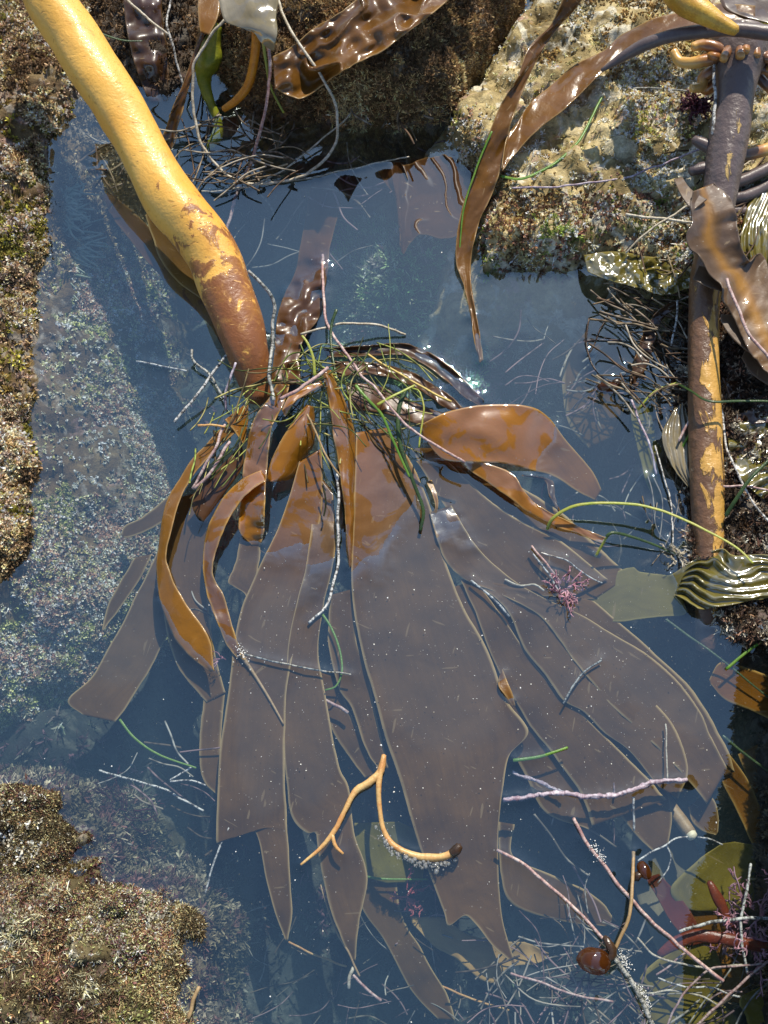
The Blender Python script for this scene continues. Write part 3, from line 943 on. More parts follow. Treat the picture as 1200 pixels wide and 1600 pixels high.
KB([(352, 655), (366, 672), (380, 692)], [(388, 628), (388, 660), (382, 693)], [44, 38, 30], [26, 24, 26], mat='kelp_gold', seed=36, rows=30, gold=(.4, .4), wob=.8)
KB([(503, 580), (515, 640), (525, 700), (536, 780), (541, 848), (546, 886)], [(517, 578), (543, 638), (556, 690), (554, 760), (554, 822), (550, 887)], [52, 46, 38, 28, 14, -2], [44, 34, 24, 18, 10, -2], mat='kelp_gold', seed=37, rows=80, cols=13, ruffle=.0025, gold=(.3, .4), cup=.006)
KB([(525, 700), (528, 760), (532, 820), (536, 860)], [(536, 690), (545, 760), (545, 820), (541, 866)], [14, 8, 2, -4], mat='kelp_strap', seed=38, rows=40)
KB([(440, 640), (452, 618), (470, 605), (500, 594)], [(446, 652), (462, 626), (478, 614), (504, 600)], [52, 54, 55, 50], mat='kelp_gold', seed=39, rows=30, gold=(.9, .9), ruffle=.003)
# the big golden leaf on the right and the strap under it
KB([(655, 664), (700, 643), (758, 632), (822, 635), (856, 650), (886, 690), (925, 735), (940, 766)], [(662, 684), (692, 718), (740, 722), (788, 724), (834, 735), (872, 746), (905, 770), (930, 782)],
   [26, 34, 36, 28, 9, -10, -18, -26], [18, 14, 17, 12, 3, -8, -16, -24], mat='kelp_gold', seed=40, rows=100, cols=19, zfun=bumps(.004, 55, 40, 9), wob=1.2,
   gold=lambda T, S: np.clip(1 - (T - .5) * 4, 0, .9))
KB([(715, 716), (770, 728), (800, 742), (818, 766), (842, 790), (890, 815), (948, 842)], [(722, 728), (760, 752), (795, 776), (828, 802), (872, 824), (905, 834), (944, 852)], [14, 14, 12, 11, 8, 5, 2], [6, 7, 7, 5, 4, 2, 0], mat='kelp_gold', seed=41, rows=80, gold=(.7, .5), ruffle=.0015)
KB([(668, 752), (676, 772), (680, 792), (674, 806)], [(674, 750), (682, 772), (684, 790), (678, 808)], [6, 9, 7, -1], mat='kelp_gold', seed=42, rows=24)
KB([(815, 742), (850, 750), (858, 775), (874, 800)], [(838, 744), (862, 752), (866, 778), (877, 803)], [1, -1, 1, 1.5], mat='kelp_dark', seed=43, rows=30, ruffle=.003)
tube('blade_tip', [(376, 1022, 1), (395, 1050, -3), (420, 1090, -3), (443, 1131, -4)], [4, 2.6, 2, 1.6], 'tanstem', kr)

# ------------------------------------------------------------------ upper kelp straps lying over the boulder
sr = root('kelp_strap', 'long narrow brown kelp strap with a pale frilly rim dangling its tip into the pool', 'kelp', at(750, 560, 0.0))
blade('blade', [(890, -30), (862, 35), (826, 75), (806, 125), (781, 165), (761, 220), (741, 265), (722, 320), (713, 370), (713, 410), (726, 450), (736, 500), (745, 545), (750, 566)],
      [(935, -30), (897, 15), (871, 45), (841, 90), (816, 145), (797, 200), (790, 240), (771, 295), (751, 340), (739, 385), (736, 430), (741, 470), (749, 520), (755, 562)],
      [150, 120, 108, 96, 80, 66, 50, 34, 20, 9, 4, 2, 0, -1], [160, 130, 112, 100, 86, 72, 58, 44, 30, 15, 9, 6, 3, 0], mat='kelp_strap', parent=sr, seed=51, rows=140, cols=17, ruffle=.005, rfreq=34, wob=2.5, edgew=.0026, gold=(.1, .3))

s2 = root('kelp_frond', 'brown kelp frond with a grey stalk arching across the pale boulder', 'kelp', at(900, 120, .12))
blade('blade', [(1180, 10), (1120, 8), (1090, 14), (1050, 22), (1015, 32), (970, 55), (945, 78), (900, 100), (870, 125), (830, 160), (810, 190), (793, 215), (784, 262)],
      [(1180, 48), (1120, 44), (1070, 45), (1030, 60), (990, 82), (950, 105), (920, 132), (890, 162), (868, 182), (825, 217), (806, 238), (795, 252), (786, 268)],
      ['r62', 'r60', 'r58', 'r50', 'r42', 'r36', 'r30', 'r24', 'r18', 'r16', 'r18', 'r22'], mat='kelp_strap', parent=s2, seed=52, rows=120, cols=17, ruffle=.005, rfreq=30, wob=2.5, edgew=.0026, gold=(.1, .35))
tube('stipe', [(1240, 56, 200), (1150, 46, 196), (1100, 49, 190), (1050, 56, 182), (1015, 67, 172), (985, 82, 158), (940, 110, 140)], [12, 11, 11, 10, 10, 9, 3], 'purple_grey', s2, sides=14, lump=.04)

# severed yellow stalk
M['ochre'] = mat_stem('ochre_stalk', (.50, .25, .02), (.62, .38, .06), .5, .4, dark=(.30, .14, .02), bscale=60)
tube('severed_stalk', [(1040, -45, 205), (1062, -10, 212), (1085, 12, 216), (1115, 30, 216), (1142, 44, 216), (1151, 48, 216)], [27, 24, 20, 15, 10, 8], 'ochre', None,
     'short ochre kelp stalk cut off blunt, tapering over the grey frond stalk', 'kelp stalk', None, sides=18, lump=.05, n=40)
blade('dark_frond', [(1120, -20), (1130, 10), (1160, 25), (1215, 38)], [(1240, -30), (1240, 0), (1235, 20), (1230, 34)], [120, 124, 128, 130], mat='kelp_dark', label='dark olive kelp blade in the far corner above the holdfast', cat='kelp', seed=53, rows=30)

# ------------------------------------------------------------------ kelp with its holdfast upside down on the right
hr = root('kelp_stalk', 'upturned kelp stalk with a knobbly holdfast, brown skin peeling to yellow', 'kelp', at(1105, 880, 0.0))


def mat_scar(name, base1, base2, yel, lo):
    m, nt = new_mat(name)
    tc = nt.nodes.new('ShaderNodeTexCoord').outputs['Object']
    mp = nt.nodes.new('ShaderNodeMapping'); mp.inputs['Scale'].default_value = (58, 20, 40)
    nt.links.new(tc, mp.inputs[0])
    n1 = N(nt, 'TexNoise', Scale=1.0, Detail=6.0, Roughness=.62, Distortion=.5)
    nt.links.new(mp.outputs[0], n1.inputs[0])
    n2 = noise(nt, 60, 4, .6, tc)
    c = mixc(nt, n2, base1, base2)
    ang = attr(nt, 'side')
    f = ramp(nt, math_(nt, 'ADD', n1.outputs[0], math_(nt, 'MULTIPLY', ang, .19)), [(lo, (0, 0, 0)), (lo + .035, (1, 1, 1))])
    yc = mixc(nt, n2, yel, tuple(x * .62 for x in yel))
    c = mixc(nt, f, c, yc)
    out(nt, principled(nt, c, .42, .45, bump(nt, math_(nt, 'ADD', n2, math_(nt, 'MULTIPLY', f, .35)), .8, .004), .15))
    return m


M['scar_hi'] = mat_scar('peeling_grey_skin', (.085, .062, .058), (.14, .10, .09), (.58, .38, .13), .62)
M['scar_lo'] = mat_scar('peeling_brown_skin', (.045, .022, .014), (.20, .10, .045), (.60, .33, .07), .555)


def side_attr(V, A, sides):
    n = (len(V) - 2) // sides
    th = np.linspace(0, 2 * np.pi, sides, endpoint=False)
    return np.r_[np.tile(np.cos(th - .2), n), 0, 0]


P1 = [(1160, 60, 150), (1157, 85, 146), (1152, 110, 140), (1147, 150, 130), (1140, 205, 116), (1132, 255, 104), (1125, 300, 92), (1117, 350, 80), (1108, 400, 68)]
V, F, A = tube_geo(P1, [46, 42, 36, 31, 31, 29, 27, 25, 24], sides=24, n=60, lump=.05, seed=8)
n_ = (len(V) - 2) // 24
th_ = np.linspace(0, 2 * np.pi, 24, endpoint=False)
al_ = A['along'][:-2].reshape(n_, 24)
sc_ = np.exp(-((th_[None] - 1.45) / .42) ** 2) * np.clip((al_ - .075) / .02, 0, 1) * np.clip((.215 - al_) / .03, 0, 1)
A['side'] = np.r_[(sc_ * 1.7 - .85).ravel(), -1, -1]
build('upper_stipe', V, F, M['scar_hi'], hr, A)
P2 = [(1108, 400, 68), (1102, 450, 58), (1099, 520, 48), (1100, 600, 38), (1103, 700, 26), (1106, 800, 14), (1107, 870, 6), (1106, 940, -4), (1104, 985, -14), (1102, 1015, -22)]
V, F, A = tube_geo(P2, [24, 24, 24, 24, 26, 25, 22, 20, 18, 15], sides=24, n=110, lump=.04, seed=9)
A['side'] = side_attr(V, A, 24)
build('lower_stipe', V, F, M['scar_lo'], hr, A)


def mat_hapteron():
    m, nt = new_mat('hapteron_skin')
    n1 = noise(nt, 45, 4, .6)
    f = ramp(nt, math_(nt, 'ADD', math_(nt, 'MULTIPLY', attr(nt, 'along'), 14.0), math_(nt, 'MULTIPLY', n1, .5)), [(.45, (.085, .05, .036)), (.7, (.28, .11, .03)), (.95, (.58, .33, .09))])
    out(nt, principled(nt, f, .32, .5, bump(nt, n1, .4, .003), .3))
    return m


M['hapteron'] = mat_hapteron()
HP = [[(1135, 95, 140), (1110, 92, 150), (1085, 98, 146), (1062, 96, 142), (1052, 80, 144)], [(1135, 105, 132), (1112, 112, 128), (1100, 122, 120), (1096, 136, 116), (1080, 138, 118)],
      [(1140, 90, 150), (1120, 76, 158), (1096, 70, 158), (1082, 74, 156)], [(1145, 85, 150), (1138, 78, 162), (1130, 92, 168)],
      [(1155, 82, 150), (1156, 76, 166), (1157, 88, 172)], [(1168, 82, 150), (1178, 74, 164), (1182, 88, 166)], [(1172, 95, 140), (1195, 88, 150), (1205, 95, 146)],
      [(1175, 105, 132), (1196, 108, 134), (1206, 118, 126)], [(1150, 80, 152), (1146, 70, 160), (1138, 66, 160)], [(1140, 110, 126), (1118, 130, 112), (1104, 140, 104), (1092, 132, 108)],
      [(1178, 112, 120), (1196, 132, 112), (1212, 148, 100)], [(1162, 78, 152), (1168, 68, 164), (1164, 80, 172)]]
for i, p in enumerate(HP):
    n_ = len(p)
    tube('hapteron', p, np.linspace(11, 7, n_) if n_ > 3 else [9, 8, 7], 'hapteron', hr, sides=12, n=26, lump=.12, seed=i)
hr_rng = np.random.default_rng(5)
for i in range(16):
    a = hr_rng.uniform(math.pi * .95, math.pi * 2.05)
    x0, y0 = 1158 + 30 * math.cos(a) * .9, 92 + 18 * math.sin(a) * .6
    L = hr_rng.uniform(16, 34)
    b = a + hr_rng.normal(0, .5)
    p = [(x0, y0, 142), (x0 + L * .5 * math.cos(a), y0 + L * .35 * math.sin(a), 150 + hr_rng.uniform(0, 10)), (x0 + L * math.cos(b), y0 + L * .6 * math.sin(b) + 4, 146 + hr_rng.uniform(-8, 8)), (x0 + L * 1.1 * math.cos(b + .8), y0 + L * .6 * math.sin(b) + 13, 138)]
    tube('hapteron', p, [7, 6.5, 5.5, 4.5], 'hapteron', hr, sides=10, n=22, lump=.2, seed=i + 60)
for i, p in enumerate([[(1130, 245, 100), (1112, 233, 104), (1096, 224, 106), (1084, 218, 106)], [(1125, 268, 92), (1108, 262, 96), (1092, 264, 96), (1078, 268, 94)],
                       [(1145, 245, 96), (1175, 240, 92), (1215, 228, 90)], [(1140, 290, 80), (1175, 275, 78), (1215, 255, 76)], [(1138, 310, 70), (1170, 305, 66), (1215, 280, 62)], [(1135, 330, 60), (1175, 330, 56), (1215, 305, 52)]]):
    tube('side_root', p, [9, 10, 9, 7][:len(p)], 'purple_grey' if i != 2 else 'hapteron', hr, sides=12, lump=.08, seed=i + 30)

rr = root('ruffled_kelp', 'broad grey brown kelp with lobed edges and an amber midrib beside the upturned stalk', 'kelp', at(1150, 430, .08))
blade('blade', [(1080, 300), (1078, 328), (1082, 348), (1074, 368), (1077, 390), (1094, 402), (1110, 428), (1130, 446), (1132, 470), (1150, 500), (1172, 545), (1205, 585)], [(1120, 284), (1140, 308), (1149, 335), (1151, 352), (1154, 372), (1160, 392), (1172, 408), (1184, 396), (1196, 398), (1204, 440), (1235, 500), (1255, 560)],
      [130, 126, 120, 112, 104, 96, 90, 84, 78], [126, 122, 116, 108, 102, 96, 92, 88, 84], mat='kelp_grey', parent=rr, seed=54, rows=110, cols=27, ruffle=.006, rfreq=38, wob=6, cup=-.004,
      gold=lambda T, S: .9 * np.exp(-((S - .42) / .12) ** 2) + .5 * np.clip(T - .35, 0, 1))
blade('lobe', [(1052, 280), (1064, 305), (1082, 330)], [(1066, 276), (1080, 296), (1104, 312)], [118, 124, 128], mat='kelp_grey', parent=rr, seed=55, rows=30, wob=1)
blade('lobe', [(1082, 436), (1102, 446), (1132, 456)], [(1092, 414), (1112, 418), (1140, 424)], [92, 94, 90], mat='kelp_grey', parent=rr, seed=57, rows=30, wob=2)
blade('lobe', [(1126, 500), (1140, 522), (1165, 545), (1180, 556)], [(1126, 490), (1150, 494), (1172, 514), (1190, 540)], [72, 74, 72], mat='kelp_grey', parent=rr, seed=58, rows=30, wob=1)
blade('lobe', [(1158, 560), (1175, 585), (1215, 612)], [(1165, 545), (1190, 555), (1225, 575)], [60, 62, 60], mat='kelp_grey', parent=rr, seed=59, rows=30, wob=2)


def ridges(amp, n, seed=0, t0=0, t1=1, along=False, wig=.35):
    def f(T, S, X, Y):
        q = T if along else S
        w = fbm(np.c_[(X / 60).ravel(), (Y / 60).ravel(), np.full(X.size, seed * 1.0)], 1, 3, seed).reshape(T.shape)
        e = np.clip((T - t0) / .08, 0, 1) * np.clip((t1 - T) / .08, 0, 1) if (t0 > 0 or t1 < 1) else 1
        return amp * e * np.sin(2 * np.pi * (n * q + wig * 2 * w)) * (.7 + .5 * w)
    return f


blade('olive_frond', [(1162, 410), (1156, 375), (1166, 325), (1188, 290), (1210, 270)], [(1240, 420), (1240, 380), (1240, 330), (1240, 290), (1240, 262)], [60, 64, 66, 66, 66], mat='kelp_olive',
      label='glossy olive frond with pale wavy stripes at the right edge beside the upturned stalk', cat='kelp', seed=60, rows=60, cols=31, zfun=ridges(.004, 7, 3))
blade('crinkled_frond', [(912, 398), (950, 393), (1000, 398), (1040, 404), (1092, 424)], [(918, 424), (950, 438), (1000, 450), (1040, 460), (1090, 448)], [22, 26, 30, 32, 36], mat='kelp_olive',
      label='olive frond with a tightly crinkled shiny surface lying at the foot of the boulder', cat='kelp', seed=61, rows=120, cols=31, zfun=lambda T, S, X, Y: bumps(.006, 11, 11, 4)(T, S, X, Y) * np.clip(.3 + T * 1.5, 0, 1) + .002)
blade('striped_frond', [(1215, 868), (1150, 868), (1124, 858), (1082, 878), (1052, 897), (1036, 898), (1000, 895), (984, 888), (942, 904), (906, 922)],
      [(1215, 932), (1130, 946), (1092, 950), (1056, 928), (1072, 958), (1042, 964), (1010, 968), (975, 972), (945, 970), (908, 966)],
      [34, 30, 26, 18, 6, -3, -8, -12, -16, -18, -20], [26, 26, 20, 9, 0, -4, -8, -12, -16, -18, -20], mat='kelp_olive', label='olive frond with bright raised stripes, half of it sunk in the pool', cat='kelp', seed=62, rows=150, cols=41, wob=3,
      zfun=ridges(.0046, 5.5, 5, -.1, .48, wig=.5), film=lambda T, S, X, Y: .25 * np.clip((T - .5) * 6, 0, 1))
blade('wide_frond', [(1132, 668), (1142, 715), (1160, 752), (1215, 795)], [(1230, 640), (1235, 680), (1238, 720), (1240, 770)], [24, 26, 28, 28], mat='kelp_olive', label='wide shiny olive frond with white glints behind the peeling stalk', cat='kelp', seed=63, rows=80, cols=31, zfun=ridges(.005, 5, 8, along=True), wob=4)
blade('dark_frond', [(1130, 590), (1140, 620), (1150, 650), (1160, 665)], [(1230, 580), (1235, 610), (1238, 640), (1240, 655)], [22, 24, 26, 28], mat='kelp_dark', label='wet dark brown frond crumpled under the lobed grey kelp', cat='kelp', seed=64, rows=40, cols=21, zfun=bumps(.006, 24, 20, 6))
blade('ribbed_scrap', [(1052, 640), (1036, 680), (1046, 722), (1074, 760)], [(1068, 628), (1082, 680), (1084, 720), (1082, 762)], [14, 16, 16, 14], mat='kelp_pale', label='small pale ribbed scrap of frond tucked left of the peeling stalk', cat='kelp', seed=65, rows=40, cols=21, zfun=ridges(.002, 4, 9), wob=3)
blade('grey_scrap', [(1032, 682), (1046, 710), (1062, 740), (1080, 770)], [(1044, 678), (1062, 700), (1072, 730), (1086, 765)], [3, 4, 3, 2], mat='kelp_grey', label='narrow blue grey scrap of blade floating by the foot of the peeling stalk', cat='kelp', seed=66, rows=30)
blade('dark_strap', [(1055, 468), (1022, 495), (1002, 532), (986, 580), (983, 612)], [(1066, 476), (1037, 500), (1020, 545), (1006, 582), (994, 614)], [26, 20, 13, 6, 0], mat='kelp_dark', label='short dark crimped strap hanging from the bank into the pool', cat='kelp', seed=67, rows=60, ruffle=.006, rfreq=130, edgew=.002)
blade('sunken_piece', [(1000, 600), (985, 640), (1000, 720), (1030, 800)], [(1060, 590), (1072, 640), (1075, 720), (1076, 800)], [-30, -36, -40, -44], mat='kelp_olive', label='dull dark olive blade sunk in the shadow of the right bank', cat='kelp', seed=68, rows=40)
blade('sunken_leaf', [(885, 555), (880, 600), (888, 660), (920, 700)], [(930, 500), (975, 520), (985, 600), (960, 680)], [-60, -70, -76, -80], mat='kelp', label='rounded dim blade lying deep below the floating snag', cat='kelp', seed=69, rows=40)
# hidden behind the stalk foot
blade('brown_sliver', [(1128, 690), (1130, 760), (1138, 840), (1142, 880)], [(1140, 690), (1150, 760), (1156, 840), (1150, 880)], [14, 12, 10, 10], mat='kelp_strap', label='upright golden brown sliver of blade just right of the peeling stalk', cat='kelp', seed=70, rows=40)

# ------------------------------------------------------------------ weed along the far edge
def wrinkle(T, S, X, Y):
    q = X * .82 - Y * .57, X * .57 + Y * .82
    a = fbm(np.c_[(q[0] / 44).ravel(), (q[1] / 30).ravel(), np.full(X.size, 1.5)], 1, 2, 4, .35).reshape(T.shape)
    b = fbm(np.c_[((q[0] + q[1]) / 70).ravel(), (q[1] / 60).ravel(), np.full(X.size, 4.5)], 1, 2, 9).reshape(T.shape)
    return .012 * (.6 - np.abs(a) * 2.2) + .009 * b


blade('wrinkled_frond', [(426, 92), (455, 70), (482, 50), (520, 28), (560, 0), (600, -25), (660, -60)], [(430, 142), (466, 151), (502, 134), (542, 111), (582, 86), (640, 46), (760, -40)], [94, 104, 114, 122, 126, 130, 134], mat='kelp_strap',
      label='deeply wrinkled shiny brown frond lying on the fuzzy overhanging rock', cat='kelp', seed=71, rows=130, cols=45, zfun=wrinkle, wob=4, gold=lambda T, S: .5 * np.clip(S - .3, 0, 1))
blade('pale_scrap', [(334, -30), (343, 0), (352, 32), (372, 42), (394, 50), (406, 66), (424, 80)], [(440, -30), (436, 0), (434, 20), (433, 40), (431, 58), (430, 70), (428, 80)], [150, 148, 146, 142, 136, 128, 118], mat='kelp_pale',
      label='translucent greyish scrap of blade hanging at the top beside the wrinkled frond', cat='kelp', seed=72, rows=50, cols=17, wob=3, zfun=bumps(.005, 30, 40, 3))
tube('orange_stalk', [(398, 35, 120), (400, 60, 112), (397, 95, 92), (388, 132, 66), (370, 156, 50), (349, 171, 40)], [6, 7, 7, 7, 6.5, 5], 'orange', None, 'bright orange stalk hanging under the translucent grey scrap', 'stalk', sides=12)
M['yg'] = mat_stem('yellow_green_weed', (.22, .26, .02), (.36, .34, .03), .3, .3, dark=(.10, .12, .01), tw=.2)
tube('green_weed', [(338, 40, 80), (332, 70, 62), (326, 95, 48), (318, 118, 32), (326, 150, 12), (340, 190, -8), (338, 215, -16), (324, 232, -24)], [9, 15, 17, 13, 8, 8, 8, 5], 'yg', None, 'lumpy yellow green weed dangling in the dark gap', 'weed', sides=14, lump=.25, n=60)
blade('hanging_strap', [(320, -20), (308, 60), (290, 120), (269, 170), (252, 214)], [(340, -20), (324, 40), (305, 100), (292, 150), (268, 236)], [90, 76, 56, 34, 2], [98, 86, 66, 42, 0], mat='kelp_strap', label='narrow twisted dark strap hanging in the gap right of the yellow stalk', cat='kelp', seed=73, rows=70, ruffle=.004, edgew=.003)
blade('brown_flap', [(312, -20), (310, 20), (314, 50)], [(345, -20), (342, 20), (326, 54)], [110, 108, 100], mat='kelp_strap', label='small brown flap at the very top left of the translucent grey scrap', cat='kelp', seed=74, rows=30, gold=(.3, .6))
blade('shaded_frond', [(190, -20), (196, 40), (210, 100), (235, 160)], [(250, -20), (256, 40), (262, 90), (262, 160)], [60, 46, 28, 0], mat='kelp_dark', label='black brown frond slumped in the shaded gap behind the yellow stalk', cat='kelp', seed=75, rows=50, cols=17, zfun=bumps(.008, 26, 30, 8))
blade('rippled_frond', [(594, 272), (606, 262), (628, 254), (660, 245), (700, 240), (748, 246)], [(600, 282), (622, 318), (628, 392), (652, 366), (706, 374), (744, 352)], [-7, -3, -1.4, -1.0, -1, 0], [-9, -5, -2.6, -1.8, -1.2, 0], mat='kelp_black',
      label='brown frond just awash, its dark ridges breaking the surface beside the long strap', cat='kelp', seed=76, rows=170, cols=41, cling=False, zfun=lambda T, S, X, Y: (lambda v: np.sign(v) * np.abs(v) ** 1.4 * .0036)(ridges(1.0, 6, 12, along=True, wig=.42)(T, S, X, Y)), wob=10)
blade('sunken_ribbon', [(150, 310), (200, 370), (258, 440), (320, 500), (350, 545)], [(172, 300), (228, 350), (290, 430), (330, 480), (372, 540)], [-50, -44, -36, -28, -20], mat='kelp_dark', label='brown ribbon under water alongside the yellow stalk', cat='kelp', seed=77, rows=60, ruffle=.004)
blade('sunken_frond', [(228, 335), (245, 395), (280, 440), (320, 470)], [(260, 320), (300, 380), (325, 430), (345, 480)], [-12, -14, -14, -12], mat='kelp', label='short brown frond beneath the lower yellow stalk', cat='kelp', seed=78, rows=40)

# ------------------------------------------------------------------ near corner: weed seen through clear water
blade('olive_scrap', [(552, 1286), (556, 1318), (574, 1366), (606, 1380)], [(622, 1284), (650, 1300), (662, 1340), (660, 1378)], [-44, -48, -52, -56], mat='kelp_olive', label='olive scrap of blade under the forked yellow twig', cat='kelp', seed=80, rows=30)
blade('tan_scrap', [(640, 1430), (690, 1437), (730, 1462), (790, 1474), (820, 1471), (858, 1488)], [(646, 1448), (676, 1478), (714, 1502), (752, 1534), (776, 1532), (800, 1508), (840, 1500), (857, 1491)], [-62, -58, -54, -52, -50], mat='kelp_tan', label='ragged tan strip of dead kelp on the bottom below the biggest blade', cat='kelp', seed=81, rows=50, wob=5, ruffle=.004)
blade('brown_lobe', [(1128, 1180), (1126, 1215), (1150, 1265), (1176, 1318), (1190, 1322)], [(1136, 1175), (1168, 1216), (1186, 1258), (1192, 1290), (1192, 1320)], [-28, -34, -38, -40], mat='kelp_gold', label='pointed dark brown blade in the clear shaded water at the right', cat='kelp', seed=82, rows=40, wob=2)
blade('olive_piece', [(1130, 1318), (1092, 1345), (1050, 1388), (1072, 1420), (1110, 1424)], [(1150, 1315), (1215, 1330), (1230, 1360), (1225, 1400), (1200, 1422)], [-40, -46, -50, -54], mat='kelp_ripe', label='mottled olive slab of kelp below the pointed brown blade', cat='kelp', seed=83, rows=40, wob=4)
blade('olive_sheet', [(1075, 1470), (1030, 1500), (1000, 1540), (1000, 1590), (1020, 1660)], [(1120, 1480), (1130, 1530), (1110, 1560), (1140, 1580), (1170, 1660)], [-50, -54, -56, -58], mat='kelp_ripe', label='large torn olive sheet on the bottom at the near right corner', cat='kelp', seed=84, rows=50, wob=6)
blade('yellow_scrap', [(1162, 1555), (1155, 1570), (1170, 1600), (1180, 1640)], [(1185, 1545), (1225, 1530), (1230, 1580), (1230, 1640)], [-30, -32, -34], mat='kelp_ripe', label='jagged yellow olive scrap at the right border near the bottom', cat='kelp', seed=85, rows=30, wob=6, gold=(.8, .8))
blade('sunken_brown_strap', [(1108, 1062), (1126, 1036), (1160, 1042), (1215, 1060)], [(1110, 1068), (1130, 1090), (1162, 1104), (1215, 1130)], [-22, -17, -14, -10], mat='kelp_gold', label='broad brown strap in shade just under the surface by the right border', cat='kelp', seed=86, rows=40)
blade('lilac_lobe', [(1075, 1262), (1082, 1285), (1098, 1300), (1118, 1306)], [(1106, 1236), (1118, 1252), (1122, 1275), (1122, 1300)], [-36, -38, -40], mat='kelp', label='small rounded brown lobe beside the pale ended stub', cat='kelp', seed=87, rows=30, wob=3)
blade('grey_piece', [(990, 1290), (985, 1345), (1000, 1420), (1030, 1490)], [(1060, 1290), (1090, 1330), (1090, 1400), (1060, 1480)], [-80, -84, -86, -88], mat='kelp_pale', label='flat grey blade lying on the bottom beneath the lavender stem', cat='kelp', seed=88, rows=40)
blade('spotted_strap', [(1008, 1372), (1025, 1400), (1050, 1440), (1080, 1478)], [(1030, 1365), (1060, 1400), (1085, 1435), (1110, 1470)], [-50, -50, -48, -46], mat='kelp_red', label='reddish strap with orange spots below the small amber float', cat='weed', seed=89, rows=40, film=patch(1030, 1392, 12, 18, .6))
blade('ripe_strip', [(1040, 1420), (1060, 1440), (1100, 1500), (1120, 1560)], [(1110, 1400), (1150, 1450), (1170, 1510), (1165, 1570)], [-58, -60, -62], mat='kelp_gold', label='amber brown strip of blade beneath the thick dark red strap', cat='kelp', seed=91, rows=40, wob=4, gold=(.1, .4))
blade('lobed_scrap', [(1120, 1400), (1150, 1420), (1180, 1460), (1210, 1500)], [(1180, 1380), (1210, 1400), (1235, 1430), (1240, 1480)], [-60, -62, -64], mat='kelp_ripe', label='olive blade lying under the rose coloured tuft', cat='kelp', seed=92, rows=40, wob=5)
blade('amber_strip', [(1150, 1180), (1172, 1230), (1195, 1270), (1215, 1330)], [(1190, 1160), (1215, 1210), (1235, 1260), (1245, 1320)], [-50, -52, -54], mat='kelp_gold', label='amber blade sunk in shade by the right border above the mottled olive piece', cat='kelp', seed=93, rows=40, wob=3)
tube('red_weed', [(1030, 1492, -26), (1052, 1476, -20), (1090, 1462, -16), (1140, 1468, -14), (1185, 1478, -14), (1240, 1482, -14)], [6, 9, 10, 10, 8, 7], 'redstem', None, 'thick dark red strap of weed lying across the near right corner', 'weed', flat=.5, lump=.1, sides=12)
tube('red_sprig', [(1108, 1378, -14), (1118, 1396, -14), (1130, 1420, -16), (1138, 1440, -18), (1150, 1462, -18)], [5, 8, 8, 8, 7], 'redstem', None, 'short dark red sprig joining the thick red strap from above', 'weed', flat=.6, lump=.15, sides=12)
M['stub'] = mat_stem('pale_stub', (.55, .36, .16), (.70, .52, .28), .3, .45, dark=(.4, .2, .08))
M['stub_end'] = mat_stem('cut_end', (.75, .66, .44), (.8, .72, .5), 0, .5)
st = root('kelp_stub', 'sunken cut kelp stub ending in a round pale disc', 'kelp stalk', at(1080, 1305, -.03))
tube('stalk', [(1020, 1220, -52), (1045, 1258, -44), (1068, 1288, -38), (1079, 1303, -34)], [10, 11, 11, 10], 'tanstem', st, sides=16, lump=.05)
tube('cut_face', [(1079, 1303, -33), (1083, 1308, -31)], [9, 8], 'stub_end', st, sides=16, n=6)
tube('peeled_stub', [(1050, 1140, -34), (1060, 1165, -30), (1070, 1192, -30), (1074, 1212, -34)], [6, 12, 17, 14], 'stub', None, 'peeled cream coloured piece of stalk showing between the blades at the right', 'kelp stalk', sides=16, lump=.06)

